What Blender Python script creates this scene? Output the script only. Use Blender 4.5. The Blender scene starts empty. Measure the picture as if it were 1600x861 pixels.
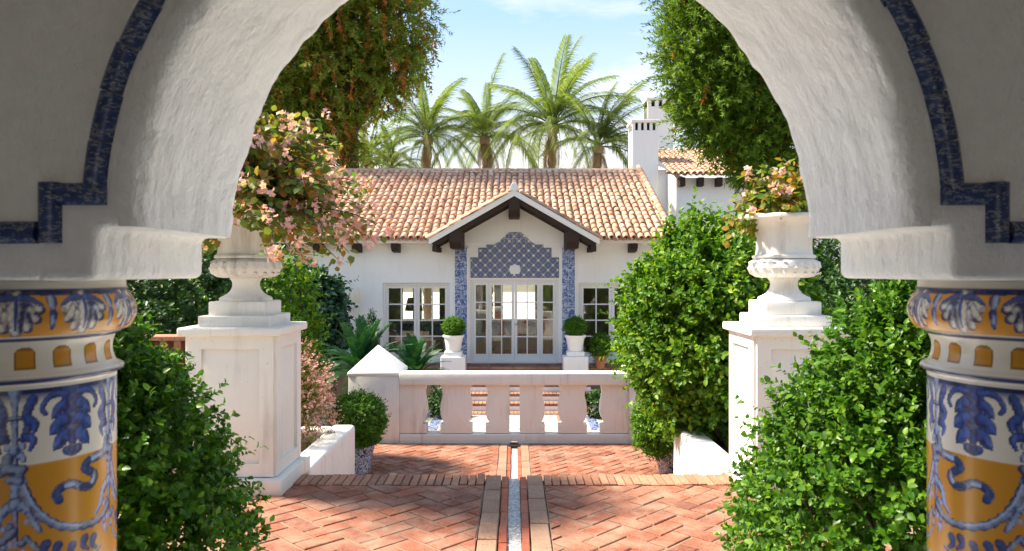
import bpy, bmesh, math, random
import numpy as np
from mathutils import Vector, Matrix, Euler, noise

random.seed(7); RNG = np.random.default_rng(7)
PI = math.pi; R = math.radians
SC = bpy.context.scene
COL = SC.collection

# ------------------------------------------------------------------ camera
F, VX, HY, CZ = 1150.0, 803.5, 425.0, 1.65      # focal length in photo pixels, vanishing point, eye height
cam_d = bpy.data.cameras.new('camera'); cam = bpy.data.objects.new('camera', cam_d); COL.objects.link(cam)
cam.location = (0, 0, CZ); cam.rotation_euler = (PI / 2, 0, 0)
cam_d.sensor_width = 36; cam_d.lens = 36 * F / 1600
cam_d.shift_x = -(VX - 800) / 1600; cam_d.shift_y = -(430.5 - HY) / 1600
cam_d.clip_start = 0.05; cam_d.clip_end = 4000
cam_d.dof.use_dof = True; cam_d.dof.focus_distance = 9.0; cam_d.dof.aperture_fstop = 6.3
SC.camera = cam

# ------------------------------------------------------------------ sky and sun
SUN_AZ, SUN_EL = R(-80), R(50)                  # azimuth from +Y towards +X
world = bpy.data.worlds.new('World'); SC.world = world; world.use_nodes = True
wn, wl = world.node_tree.nodes, world.node_tree.links
wn.clear()
wo = wn.new('ShaderNodeOutputWorld'); bg = wn.new('ShaderNodeBackground')
sky = wn.new('ShaderNodeTexSky'); sky.sky_type = 'NISHITA'; sky.sun_disc = False
sky.sun_elevation = SUN_EL; sky.sun_rotation = SUN_AZ; sky.altitude = 1200
sky.air_density = 1.0; sky.dust_density = 0.4; sky.ozone_density = 1.6
tc = wn.new('ShaderNodeTexCoord'); mp = wn.new('ShaderNodeMapping')
mp.inputs['Scale'].default_value = (1.6, 1.6, 7.0); mp.inputs['Rotation'].default_value = (0.05, 0.16, 0.3)
nz = wn.new('ShaderNodeTexNoise'); nz.inputs['Scale'].default_value = 2.2; nz.inputs['Detail'].default_value = 7
nz.inputs['Roughness'].default_value = 0.62
ramp = wn.new('ShaderNodeValToRGB'); ramp.color_ramp.elements[0].position = 0.50; ramp.color_ramp.elements[1].position = 0.72
mixc = wn.new('ShaderNodeMix'); mixc.data_type = 'RGBA'
sep = wn.new('ShaderNodeSeparateXYZ'); wl.new(tc.outputs['Generated'], sep.inputs[0])
low = wn.new('ShaderNodeMapRange'); low.inputs['From Min'].default_value = 0.40; low.inputs['From Max'].default_value = 0.05    # thin haze thickens towards the horizon
low.inputs['To Min'].default_value = 0.85; low.inputs['To Max'].default_value = 0.85; wl.new(sep.outputs[2], low.inputs['Value'])
wl.new(low.outputs[0], mixc.inputs['Factor'])
wl.new(sky.outputs[0], mixc.inputs['A']); mixc.inputs['B'].default_value = (0.58, 0.83, 1.20, 1)
mixd = wn.new('ShaderNodeMix'); mixd.data_type = 'RGBA'; mixd.inputs['B'].default_value = (1.62, 1.56, 1.48, 1)
lowc = wn.new('ShaderNodeMapRange'); lowc.inputs['From Min'].default_value = 0.33; lowc.inputs['From Max'].default_value = 0.10    # cloud veil, denser low down
lowc.inputs['To Min'].default_value = 0.0; lowc.inputs['To Max'].default_value = 0.85; wl.new(sep.outputs[2], lowc.inputs['Value'])
mm = wn.new('ShaderNodeMath'); mm.operation = 'MULTIPLY_ADD'; mm.inputs[1].default_value = 0.65; mm.use_clamp = True
wl.new(lowc.outputs[0], mm.inputs[2])
wl.new(tc.outputs['Generated'], mp.inputs['Vector']); wl.new(mp.outputs[0], nz.inputs['Vector'])
wl.new(nz.outputs['Fac'], ramp.inputs[0]); wl.new(ramp.outputs[0], mm.inputs[0]); wl.new(mm.outputs[0], mixd.inputs['Factor'])
wl.new(mixc.outputs['Result'], mixd.inputs['A'])
wl.new(mixd.outputs['Result'], bg.inputs['Color']); bg.inputs['Strength'].default_value = 0.10
wl.new(bg.outputs[0], wo.inputs['Surface'])

sun_d = bpy.data.lights.new('sun', 'SUN'); sun = bpy.data.objects.new('sun', sun_d); COL.objects.link(sun)
sun_d.energy = 1.8; sun_d.angle = R(6.0); sun_d.color = (1.0, 0.87, 0.68)
sdir = Vector((math.sin(SUN_AZ) * math.cos(SUN_EL), math.cos(SUN_AZ) * math.cos(SUN_EL), math.sin(SUN_EL)))
sun.rotation_euler = sdir.to_track_quat('Z', 'Y').to_euler()
sun.location = sdir * 40

vs = SC.view_settings
vs.view_transform = 'Standard'; vs.look = 'None'; vs.exposure = 3.0; vs.gamma = 1.0
SC.render.engine = 'CYCLES'
cy = SC.cycles; cy.max_bounces = 8; cy.diffuse_bounces = 4; cy.glossy_bounces = 3; cy.transmission_bounces = 4
cy.transparent_max_bounces = 10; cy.use_denoising = True; cy.sample_clamp_indirect = 6.0
cy.caustics_reflective = False; cy.caustics_refractive = False

# ------------------------------------------------------------------ helpers: objects
def px(x, y, Y):
    return Vector(((x - VX) / F * Y, Y, CZ - (y - HY) / F * Y))

def wloc(o):
    v = Vector((0, 0, 0))
    while o: v = v + o.location; o = o.parent
    return v

def tag(o, label=None, cat=None, group=None, kind=None):
    for k, v in (('label', label), ('category', cat), ('group', group), ('kind', kind)):
        if v: o[k] = v
    return o

def thing(name, loc, label, cat, group=None, rz=0):
    o = bpy.data.objects.new(name, None); COL.objects.link(o); o.empty_display_size = 0.1
    o.location = loc; o.rotation_euler = (0, 0, rz)
    return tag(o, label, cat, group)

def inst(name, me, parent=None, loc=(0, 0, 0), rot=(0, 0, 0), scale=None):
    o = bpy.data.objects.new(name, me); COL.objects.link(o); o.parent = parent
    o.location = loc; o.rotation_euler = rot
    if scale is not None: o.scale = (scale,) * 3 if isinstance(scale, (int, float)) else scale
    return o

def copy_tree(o, parent=None):
    c = o.copy(); COL.objects.link(c); c.parent = parent
    for ch in list(o.children): copy_tree(ch, c)
    return c

class MB:
    """collects shapes; build() links them as one mesh object"""
    def __init__(s): s.v = []; s.f = []
    def add(s, vs, fs):
        b = len(s.v); s.v += [tuple(v) for v in vs]; s.f += [tuple(i + b for i in f) for f in fs]; return s
    def box(s, x0, x1, y0, y1, z0, z1):
        return s.add([(x0,y0,z0),(x1,y0,z0),(x1,y1,z0),(x0,y1,z0),(x0,y0,z1),(x1,y0,z1),(x1,y1,z1),(x0,y1,z1)],
                     [(0,3,2,1),(4,5,6,7),(0,1,5,4),(1,2,6,5),(2,3,7,6),(3,0,4,7)])
    def prism(s, poly, axis, a0, a1):
        """poly in the plane across axis, extruded from a0 to a1 (axis x: (y,z); y: (x,z); z: (x,y))"""
        n = len(poly)
        def P(p, a): return {'x': (a, p[0], p[1]), 'y': (p[0], a, p[1]), 'z': (p[0], p[1], a)}[axis]
        vs = [P(p, a0) for p in poly] + [P(p, a1) for p in poly]
        fs = [tuple(range(n)), tuple(range(2*n-1, n-1, -1))] + [(i, i+n, (i+1) % n + n, (i+1) % n) for i in range(n)]
        return s.add(vs, fs)
    def lathe(s, prof, n=32, c=(0,0,0), cap=True):
        vs, fs = [], []
        for r, z in prof:
            for i in range(n):
                a = 2*PI*i/n; vs.append((c[0]+r*math.cos(a), c[1]+r*math.sin(a), c[2]+z))
        for j in range(len(prof)-1):
            for i in range(n):
                k = (i+1) % n; fs.append((j*n+i, j*n+k, (j+1)*n+k, (j+1)*n+i))
        if cap:
            fs.append(tuple(range(n-1, -1, -1))); m = (len(prof)-1)*n; fs.append(tuple(range(m, m+n)))
        return s.add(vs, fs)
    def tube(s, pts, rads, n=7):
        vs, fs = [], []
        pts = [Vector(p) for p in pts]
        for j, p in enumerate(pts):
            d = (pts[min(j+1, len(pts)-1)] - pts[max(j-1, 0)]).normalized()
            a = d.cross(Vector((0, 0, 1)) if abs(d.z) < .9 else Vector((1, 0, 0))).normalized(); b = d.cross(a)
            for i in range(n):
                t = 2*PI*i/n; vs.append(p + (a*math.cos(t) + b*math.sin(t))*rads[j])
        for j in range(len(pts)-1):
            for i in range(n):
                k = (i+1) % n; fs.append((j*n+i, j*n+k, (j+1)*n+k, (j+1)*n+i))
        fs.append(tuple(range(n))); fs.append(tuple(range((len(pts)-1)*n, len(pts)*n)))
        return s.add(vs, fs)
    def mesh(s, name, mat, smooth=False, bevel=0, seg=2, off=(0,0,0), angle=35):
        me = bpy.data.meshes.new(name)
        me.from_pydata([(v[0]-off[0], v[1]-off[1], v[2]-off[2]) for v in s.v], [], s.f)
        bm = bmesh.new(); bm.from_mesh(me)
        bmesh.ops.recalc_face_normals(bm, faces=bm.faces)
        if bevel:
            es = [e for e in bm.edges if len(e.link_faces) == 2 and e.calc_face_angle(0) > R(angle)]
            bmesh.ops.bevel(bm, geom=es, offset=bevel, segments=seg, profile=.5, affect='EDGES', clamp_overlap=True)
        bm.to_mesh(me); bm.free()
        if smooth:
            me.polygons.foreach_set('use_smooth', [True]*len(me.polygons))
            try: me.set_sharp_from_angle(angle=R(angle))
            except Exception: pass
        for m in (mat if isinstance(mat, (list, tuple)) else [mat]): me.materials.append(m)
        return me
    def build(s, name, mat, parent=None, local=False, **kw):
        """geometry is in world space unless local; a child is stored relative to its parent's base"""
        off = (0,0,0) if (parent is None or local) else wloc(parent)
        return inst(name, s.mesh(name, mat, off=off, **kw), parent)

def struct(name, mb, mat, **kw):
    return tag(mb.build(name, mat, **kw), kind='structure')

# ------------------------------------------------------------------ helpers: materials
class N:
    def __init__(s, name):
        s.m = bpy.data.materials.new(name); s.m.use_nodes = True
        s.t = s.m.node_tree; s.b = s.t.nodes['Principled BSDF']; s.out = s.t.nodes['Material Output']
    def n(s, t, **kw):
        x = s.t.nodes.new('ShaderNode' + t)
        for k, v in kw.items():
            if k in x.inputs: s.set(x.inputs[k], v)
            else: setattr(x, k, v)
        return x
    def set(s, sock, v):
        if isinstance(v, bpy.types.NodeSocket): s.t.links.new(v, sock)
        else: sock.default_value = v
    def coord(s, k='Object'): return s.n('TexCoord').outputs[k]
    def noise(s, scale, detail=4, vec=None, rough=.55, out='Fac'):
        x = s.n('TexNoise', Scale=scale, Detail=detail, Roughness=rough)
        s.set(x.inputs['Vector'], vec if vec is not None else s.coord()); return x.outputs[out]
    def ramp(s, fac, *stops):
        x = s.n('ValToRGB'); s.set(x.inputs[0], fac); e = x.color_ramp.elements
        for i, (p, c) in enumerate(stops):
            el = e[i] if i < 2 else e.new(p)
            el.position = p; el.color = (*c, 1) if len(c) == 3 else c
        return x.outputs[0]
    def math(s, op, a, b=0.0, c=None, clamp=False):
        x = s.n('Math', operation=op, use_clamp=clamp); s.set(x.inputs[0], a); s.set(x.inputs[1], b)
        if c is not None: s.set(x.inputs[2], c)
        return x.outputs[0]
    def mix(s, fac, a, b, mode='MIX'):
        x = s.n('Mix', data_type='RGBA', blend_type=mode); s.set(x.inputs['Factor'], fac)
        for k, v in (('A', a), ('B', b)):
            s.set(x.inputs[k], (*v, 1) if isinstance(v, tuple) and len(v) == 3 else v)
        return x.outputs['Result']
    def rand(s):
        a = s.n('ObjectInfo').outputs['Random']; b = s.n('NewGeometry').outputs['Random Per Island']
        return s.math('FRACT', s.math('ADD', a, b))
    def bump(s, h, strength=.3, dist=.01, nrm=None):
        x = s.n('Bump', Strength=strength, Distance=dist); s.set(x.inputs['Height'], h)
        if nrm is not None: s.set(x.inputs['Normal'], nrm)
        s.set(s.b.inputs['Normal'], x.outputs[0]); return x.outputs[0]
    def fin(s, col=None, rough=.7, spec=.3, **kw):
        if col is not None: s.set(s.b.inputs['Base Color'], (*col, 1) if isinstance(col, tuple) and len(col) == 3 else col)
        s.set(s.b.inputs['Roughness'], rough); s.set(s.b.inputs['Specular IOR Level'], spec)
        for k, v in kw.items(): s.set(s.b.inputs[k], v)
        return s.m

def stucco(name, col, grime=.12, big=3.0, fine=40, bs=.35, bd=.02, dirt=(.42, .36, .30), streak=0):
    k = N(name); g = k.coord()
    n1 = k.noise(big, 5, g); n2 = k.noise(fine, 6, g)
    c = k.mix(k.math('MULTIPLY', k.ramp(n1, (.45, (0,0,0)), (.8, (1,1,1))), grime), col, dirt)
    c = k.mix(k.math('MULTIPLY', n2, .10), c, tuple(x*.7 for x in col))
    if streak:
        w = k.n('Mapping', Scale=(9, 9, .9)); k.set(w.inputs['Vector'], k.n('NewGeometry').outputs['Position'])
        st = k.math('MULTIPLY', k.ramp(k.noise(1.0, 5, w.outputs[0], .6), (.5, (0,0,0)), (.78, (1,1,1))), k.ramp(k.noise(1.3, 3, k.n('NewGeometry').outputs['Position']), (.42, (0,0,0)), (.62, (1,1,1))))
        c = k.mix(k.math('MULTIPLY', st, streak), c, (.33, .27, .22))
        sp = k.ramp(k.noise(55, 3, g), (.68, (0,0,0)), (.74, (1,1,1))); c = k.mix(k.math('MULTIPLY', sp, streak*.7), c, (.25, .21, .17))
    h = k.math('ADD', k.noise(big*3, 4, g), k.math('MULTIPLY', n2, .35))
    k.bump(h, bs, bd); return k.fin(c, .85, .2)

M = {}
M['white'] = stucco('white_stucco', (.80, .785, .76), streak=.75)
M['house'] = stucco('house_plaster', (.88, .87, .85), .06, 1.2, 20, .2, .01, streak=.15)
M['paint'] = stucco('white_paint', (.80, .78, .75), .05, 2, 30, .12, .004)
M['ped'] = stucco('pedestal_plaster', (.82, .805, .765), .16, 2.2, 24, .3, .010, streak=.75)
def arch_mat():
    k = N('trowelled_plaster'); g = k.coord()
    w = k.n('Mapping', Scale=(1, 1, .45), Rotation=(.2, .4, 0)); k.set(w.inputs['Vector'], g)
    n1 = k.noise(5.5, 5, w.outputs[0], .6); n2 = k.noise(19, 5, g, .62); n3 = k.noise(90, 3, g)
    v = k.n('TexVoronoi', Scale=7.0, feature='SMOOTH_F1'); k.set(v.inputs['Vector'], w.outputs[0])
    h = k.math('ADD', k.math('MULTIPLY', n1, 1.4), k.math('ADD', k.math('MULTIPLY', n2, .5), k.math('ADD', k.math('MULTIPLY', v.outputs[0], .6), k.math('MULTIPLY', n3, .10))))
    k.bump(h, .8, .03)
    c = k.mix(k.ramp(n2, (.35, (0,0,0)), (.75, (1,1,1))), (.88, .885, .89), (.80, .80, .80))
    c = k.mix(k.math('MULTIPLY', k.ramp(n3, (.66, (0,0,0)), (.74, (1,1,1))), .25), c, (.4, .37, .33))
    return k.fin(c, .9, .15)
M['arch'] = arch_mat()
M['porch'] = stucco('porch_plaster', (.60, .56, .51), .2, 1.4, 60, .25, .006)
def clay(name, a, b, dark, moss=.25, rough=.85, sc=1.0, dust=.3):
    k = N(name); g = k.coord('Object'); r = k.rand()
    pos = k.n('NewGeometry').outputs['Position']
    n1 = k.noise(9*sc, 5, pos); n2 = k.noise(70*sc, 5, pos); n3 = k.noise(1.7*sc, 3, pos)
    c = k.ramp(r, (0, a), (.55, b), (1, dark))
    c = k.mix(k.math('MULTIPLY', n1, .55), c, tuple(min(1, x*1.35) for x in a))
    c = k.mix(k.math('MULTIPLY', k.ramp(n2, (.50, (0,0,0)), (.66, (1,1,1))), .6), c, tuple(x*.4 for x in dark))
    c = k.mix(k.math('MULTIPLY', k.ramp(n3, (.5, (0,0,0)), (.75, (1,1,1))), moss), c, (.16, .12, .10))
    n4 = k.noise(4.3*sc, 6, pos, .65); c = k.mix(k.math('MULTIPLY', k.ramp(n4, (.42, (0,0,0)), (.66, (1,1,1))), dust), c, (.40, .265, .195))
    k.bump(k.math('ADD', n2, n1), .5, .006); return k.fin(c, rough, .25)
M['brick'] = clay('clay_brick', (.28, .098, .058), (.23, .078, .046), (.12, .043, .030), .5, .85, 1.0, .6)
M['rowlock'] = clay('rowlock_brick', (.40, .205, .13), (.33, .15, .092), (.21, .09, .058), .35)
M['edging'] = clay('sandstone_edging', (.31, .195, .135), (.28, .17, .115), (.22, .13, .09), .5)
M['redtile'] = clay('red_rill_tile', (.34, .085, .04), (.29, .066, .03), (.24, .055, .028), .15, .6)
M['mortar'] = stucco('mortar', (.25, .185, .135), .6, 6, 60, .5, .006, (.09, .07, .055))
def roofclay():
    k = N('roof_clay'); r = k.rand(); pos = k.n('NewGeometry').outputs['Position']
    n1 = k.noise(3, 5, pos); n2 = k.noise(24, 5, pos)
    c = k.ramp(r, (0, (.66, .45, .33)), (.3, (.60, .35, .235)), (.6, (.70, .51, .38)), (.8, (.47, .25, .165)), (1, (.63, .40, .28)))
    c = k.mix(k.math('MULTIPLY', k.ramp(n1, (.42, (0,0,0)), (.7, (1,1,1))), .35), c, (.66, .47, .34))
    c = k.mix(k.math('MULTIPLY', k.ramp(n2, (.55, (0,0,0)), (.7, (1,1,1))), .5), c, (.20, .11, .075))
    k.bump(n2, .4, .01); return k.fin(c, .9, .15)
M['roof'] = roofclay()
def wood(name, col):
    k = N(name); g = k.n('Mapping', Scale=(1, .12, 1)); k.set(g.inputs['Vector'], k.coord())
    n = k.noise(30, 5, g.outputs[0]); k.bump(n, .4, .006)
    return k.fin(k.mix(n, tuple(x*.5 for x in col), col), .7, .3)
M['beam'] = wood('dark_beam_wood', (.045, .028, .02))
M['woodfloor'] = wood('parquet', (.16, .08, .04))
M['soil'] = stucco('soil', (.06, .04, .03), .5, 6, 50, .8, .02, (.02, .015, .01))
M['earth'] = stucco('earth', (.16, .14, .09), .5, .2, 6, .4, .03, (.07, .09, .04))
M['pale'] = stucco('pale_paving', (.60, .56, .50), .2, .5, 8, .2, .01)
def cobble():
    k = N('pebble_paving'); p = k.n('NewGeometry').outputs['Position']
    v = k.n('TexVoronoi', Scale=11.0); k.set(v.inputs['Vector'], p)
    d = k.n('TexVoronoi', Scale=11.0, feature='DISTANCE_TO_EDGE'); k.set(d.inputs['Vector'], p)
    c = k.mix(k.ramp(v.outputs['Color'], (.2, (0,0,0)), (.8, (1,1,1))), (.46, .44, .41), (.60, .58, .54))
    c = k.mix(k.ramp(d.outputs[0], (.02, (0,0,0)), (.09, (1,1,1))), (.27, .24, .21), c)
    k.bump(k.ramp(d.outputs[0], (0, (0,0,0)), (.3, (1,1,1))), .6, .02); return k.fin(c, .75, .3)
M['cobble'] = cobble()
def rillfloor():
    k = N('rill_pebbles'); p = k.n('NewGeometry').outputs['Position']
    v = k.n('TexVoronoi', Scale=60.0); k.set(v.inputs['Vector'], p)
    d = k.n('TexVoronoi', Scale=60.0, feature='DISTANCE_TO_EDGE'); k.set(d.inputs['Vector'], p)
    c = k.mix(k.ramp(v.outputs['Color'], (.35, (0,0,0)), (.6, (1,1,1))), (.36, .355, .35), (.62, .61, .60))
    c = k.mix(k.ramp(d.outputs[0], (.02, (0,0,0)), (.10, (1,1,1))), (.2, .2, .22), c)
    k.bump(k.ramp(d.outputs[0], (0, (0,0,0)), (.3, (1,1,1))), .6, .004); return k.fin(c, .6, .3)
M['rill'] = rillfloor()
def glass():
    k = N('window_glass'); t = k.t
    tr = k.n('BsdfTransparent'); tr.inputs[0].default_value = (.93, .96, .95, 1)
    gl = k.n('BsdfGlossy'); gl.inputs['Roughness'].default_value = .01; gl.inputs['Color'].default_value = (1, 1, 1, 1)
    fr = k.n('Fresnel', IOR=1.55); f2 = k.math('ADD', k.math('MULTIPLY', fr.outputs[0], 1.6), .03, clamp=True)
    mx = k.n('MixShader'); k.set(mx.inputs[0], f2); t.links.new(tr.outputs[0], mx.inputs[1]); t.links.new(gl.outputs[0], mx.inputs[2])
    t.links.new(mx.outputs[0], k.out.inputs['Surface']); return k.m
M['glass'] = glass()
def leafmat(name, a, b, c3, trans=.35, rough=.45, spec=.4, tint=1.3):
    k = N(name); r = k.rand(); pos = k.n('NewGeometry').outputs['Position']
    n = k.noise(2.5, 3, pos)
    c = k.ramp(r, (0, a), (.6, b), (1, c3))
    c = k.mix(k.math('MULTIPLY', k.ramp(n, (.4, (0,0,0)), (.7, (1,1,1))), .4), c, b)
    k.fin(c, rough, spec)
    ts = k.n('BsdfTranslucent'); k.set(ts.inputs['Color'], k.mix(1.0, c, (tint*1.05, tint*1.1, tint*.45), 'MULTIPLY'))
    mx = k.n('MixShader'); mx.inputs[0].default_value = trans
    k.t.links.new(k.b.outputs[0], mx.inputs[1]); k.t.links.new(ts.outputs[0], mx.inputs[2])
    k.t.links.new(mx.outputs[0], k.out.inputs['Surface']); return k.m
M['box'] = leafmat('boxwood_leaf', (.032, .105, .008), (.062, .165, .010), (.16, .29, .02), .33, .4, .3)
M['topiary'] = leafmat('topiary_leaf', (.05, .14, .008), (.085, .21, .012), (.16, .31, .02), .3, .45, .3)
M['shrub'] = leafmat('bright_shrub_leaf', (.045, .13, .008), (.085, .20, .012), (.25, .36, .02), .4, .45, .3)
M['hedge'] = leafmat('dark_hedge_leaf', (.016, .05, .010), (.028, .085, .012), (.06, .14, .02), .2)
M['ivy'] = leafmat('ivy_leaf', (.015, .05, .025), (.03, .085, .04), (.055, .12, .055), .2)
M['conif'] = leafmat('conifer_spray', (.10, .18, .03), (.18, .26, .04), (.42, .28, .06), .6, .6, .2)
M['cypr'] = leafmat('cypress_spray', (.05, .115, .012), (.10, .19, .015), (.22, .29, .025), .4, .6, .2)
M['cone'] = leafmat('dry_orange_cone', (.30, .11, .03), (.42, .17, .045), (.22, .08, .03), .3, .8, .1)
M['palm'] = leafmat('palm_leaflet', (.08, .13, .035), (.13, .19, .045), (.24, .27, .07), .5, .5, .3)
M['cycad'] = leafmat('cycad_leaflet', (.012, .06, .02), (.022, .095, .03), (.045, .14, .04), .15, .5, .25)
M['begonia'] = leafmat('begonia_leaf', (.10, .20, .035), (.17, .20, .035), (.40, .16, .035), .45, .45, .3)
M['petal'] = leafmat('pink_petal', (.88, .46, .50), (.90, .60, .61), (.86, .36, .42), .4, .6, .2, .9)
M['pinkbit'] = leafmat('small_pink_blossom', (.62, .30, .34), (.70, .42, .44), (.50, .25, .24), .35, .7, .2, .9)
M['heath'] = leafmat('heath_leaf', (.12, .12, .04), (.20, .15, .06), (.27, .20, .11), .3, .7, .2)
M['bounce_white'] = stucco('white_bounce_stone', (.77, .77, .77), .1, 2, 30, .1, .004)  # pale stone for the unseen floors that reflect light up to the arch
M['bark'] = stucco('bark', (.12, .075, .05), .5, 6, 30, .9, .03, (.04, .028, .02))
M['deadpalm'] = leafmat('dry_palm_leaf', (.26, .18, .10), (.32, .22, .12), (.20, .13, .075), .3, .8, .1)
M['palmbark'] = stucco('palm_bark', (.34, .24, .16), .5, 5, 20, .9, .05, (.14, .09, .06))
M['terracotta'] = stucco('terracotta', (.50, .20, .09), .2, 5, 40, .2, .004)
M['dark'] = N('dark_void').fin((.02, .018, .016), .9, .1)
M['iron'] = N('dark_iron').fin((.03, .03, .032), .5, .4)
M['fabric'] = stucco('sofa_fabric', (.55, .50, .44), .1, 3, 80, .2, .004)
M['cush'] = stucco('blue_cushion_fabric', (.12, .20, .36), .3, 5, 60, .2, .004, (.5, .5, .5))
M['curtain'] = leafmat('sheer_curtain', (.75, .74, .70), (.78, .77, .73), (.72, .71, .68), .5, .9, .05, .9)
M['brass'] = N('brass').fin((.45, .32, .12), .35, .5, Metallic=1.0)
M['lampglass'] = N('frosted_glass').fin((.80, .74, .64), .5, .5)
def bluetile():
    """majolica: cobalt lattice on white with star dots, 0.21 m diamonds"""
    k = N('azulejo_lattice'); s = k.n('SeparateXYZ'); k.set(s.inputs[0], k.n('NewGeometry').outputs['Position'])
    x, z = s.outputs[0], s.outputs[2]; P = .262
    u = k.math('DIVIDE', k.math('ADD', x, z), P); v = k.math('DIVIDE', k.math('SUBTRACT', x, z), P)
    fu = k.math('ABSOLUTE', k.math('SUBTRACT', k.math('FRACT', u), .5)); fv = k.math('ABSOLUTE', k.math('SUBTRACT', k.math('FRACT', v), .5))
    mx = k.math('MAXIMUM', fu, fv); mn = k.math('MINIMUM', fu, fv)
    line = k.math('GREATER_THAN', mx, .435); dot = k.math('GREATER_THAN', mn, .36)
    ctr = k.math('LESS_THAN', k.math('ADD', fu, fv), .17); ring = k.math('LESS_THAN', k.math('ABSOLUTE', k.math('SUBTRACT', mx, .30)), .035)
    n = k.noise(26, 4, k.n('NewGeometry').outputs['Position'])
    c = k.mix(n, (.04, .055, .13), (.13, .16, .28))
    c = k.mix(k.math('MULTIPLY', ring, .35), c, (.40, .45, .60))
    c = k.mix(k.math('MULTIPLY', line, .55), c, (.52, .55, .62)); c = k.mix(k.math('MULTIPLY', ctr, .6), c, (.30, .36, .52))
    c = k.mix(dot, c, (.74, .70, .55))
    return k.fin(c, .25, .5, **{'Coat Weight': .3})
M['azulejo'] = bluetile()
def bluescroll(name, sc=9.0, lo=.44, hi=.56, blue=(.03, .075, .30), white=(.66, .68, .72)):
    k = N(name); p = k.n('NewGeometry').outputs['Position']
    n0 = k.n('TexNoise', Scale=sc*.5, Detail=2.0); k.set(n0.inputs['Vector'], p)
    ad = k.n('VectorMath', operation='MULTIPLY_ADD'); k.set(ad.inputs[0], n0.outputs['Color']); ad.inputs[1].default_value = (.5, .5, .5); k.set(ad.inputs[2], p)
    w = k.n('TexVoronoi', Scale=sc, feature='SMOOTH_F1'); k.set(w.inputs['Vector'], ad.outputs[0])
    f = k.math('FRACT', k.math('MULTIPLY', w.outputs[0], 3.2))
    c = k.ramp(f, (.25, blue), (lo, (.16, .23, .48)), (hi, white), (.9, white))
    return k.fin(c, .2, .5, **{'Coat Weight': .3})
M['scroll'] = bluescroll('azulejo_scroll', 8.0, .5, .8, (.05, .09, .28), (.46, .51, .62))
M['bluepot'] = bluescroll('blue_white_glaze', 16.0, .4, .62, (.03, .045, .22), (.62, .62, .66))
def molding():
    k = N('cobalt_glaze'); g = k.coord('Object')
    mpg = k.n('Mapping', Rotation=(0, .8, 0), Scale=(1.0, 1.0, 2.6)); k.set(mpg.inputs['Vector'], k.n('NewGeometry').outputs['Position'])
    n0 = k.n('TexNoise', Scale=26.0, Detail=4.0, Roughness=.6); k.set(n0.inputs['Vector'], mpg.outputs[0])
    f = k.math('FRACT', k.math('MULTIPLY', n0.outputs['Fac'], 5.0))
    c = k.ramp(f, (0, (.014, .032, .12)), (.58, (.028, .06, .19)), (.74, (.15, .18, .26)), (.86, (.34, .34, .34)), (.96, (.02, .045, .15)))
    k.bump(k.noise(30, 3), .3, .004); return k.fin(c, .35, .5, **{'Coat Weight': .15})
M['molding'] = molding()
def painted():
    k = N('painted_majolica'); a = k.n('VertexColor'); a.layer_name = 'paint'
    n = k.noise(60, 4); c = k.mix(k.math('MULTIPLY', n, .10), a.outputs['Color'], (.30, .22, .14))
    k.bump(k.noise(9, 3), .08, .01); return k.fin(c, .22, .5, **{'Coat Weight': .15, 'Coat Roughness': .2})
M['majolica'] = painted()

# ------------------------------------------------------------------ ground, terraces
struct('ground', MB().add([(-1500,-1500,-2.2),(1500,-1500,-2.2),(1500,1500,-2.2),(-1500,1500,-2.2)], [(0,1,2,3)]), M['earth'])
ZT, ZL, ZC, ZH = 0.0, -0.9, -1.7, -0.82      # upper terrace, lower terrace, courtyard, house floor
SX = 1.72                                     # half width of the stair between its flank walls

def sweep(mb, path, prof, closed=False):
    """sweep a profile of (side, proud) pairs along (x, z) points on a wall facing -Y at y=0"""
    n = len(prof); base = len(mb.v); m = len(path)
    for j, (x, z) in enumerate(path):
        a = Vector(path[max(j-1, 0)]); b = Vector(path[min(j+1, m-1)]); d = (b-a).normalized()
        for s_, p_ in prof: mb.v.append((x - d.y*s_, -p_, z + d.x*s_))
    for j in range(m-1):
        for i in range(n-1): mb.f.append((base+j*n+i, base+j*n+i+1, base+(j+1)*n+i+1, base+(j+1)*n+i))
    mb.f.append(tuple(base+i for i in range(n))); mb.f.append(tuple(base+(m-1)*n+i for i in range(n)))

# unseen porch round the camera, closed in to darken the near arch face
AY0, AY1, AXC, PIT = 1.55, 2.10, 0.02, 2.514
ut = tag(bpy.data.objects.new('upper_terrace', None), kind='structure'); COL.objects.link(ut)
mb = MB(); mb.box(-9, -.232, -4.2, 5.70, -1.9, -.0065); mb.box(.232, 9, -4.2, 5.70, -1.9, -.0065)
mb.box(-.232, .232, -4.2, 6.0, -1.9, -.045); mb.box(-9, -.232, 5.70, 6.0, -1.9, -.052); mb.box(.232, 9, 5.70, 6.0, -1.9, -.052)
mb.build('mortar_bed', M['mortar'], ut)
struct('bounce_floor', MB().box(-3.91, 3.91, -2.7, .9, -.03, .001), M['bounce_white'])  # out of view, kept pale to reflect light onto the arch
struct('bounce_paving', MB().box(-3.91, 3.91, .905, 4.24, -.03, .001), M['bounce_white'])  # unseen pale slab added to bounce sunlight up to the soffit
struct('unseen_porch_roof', MB().box(-4.2, 4.2, -3.0, 2.62, 3.42, 3.6), M['porch'])  # unseen roof, its eave carried out to block sun from the soffit
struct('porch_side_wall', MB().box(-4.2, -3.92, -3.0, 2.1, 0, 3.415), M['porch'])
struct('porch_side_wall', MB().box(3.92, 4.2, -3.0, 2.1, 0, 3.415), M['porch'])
struct('unseen_rear_wall', MB().box(-3.9, -1.3, -3.0, -2.7, 0, 3.415).box(1.3, 3.9, -3.0, -2.7, 0, 3.415).box(-1.3, 1.3, -3.0, -2.7, 2.2, 3.415), M['porch'])  # unseen wall, opening sized to limit light on the arch face

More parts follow.
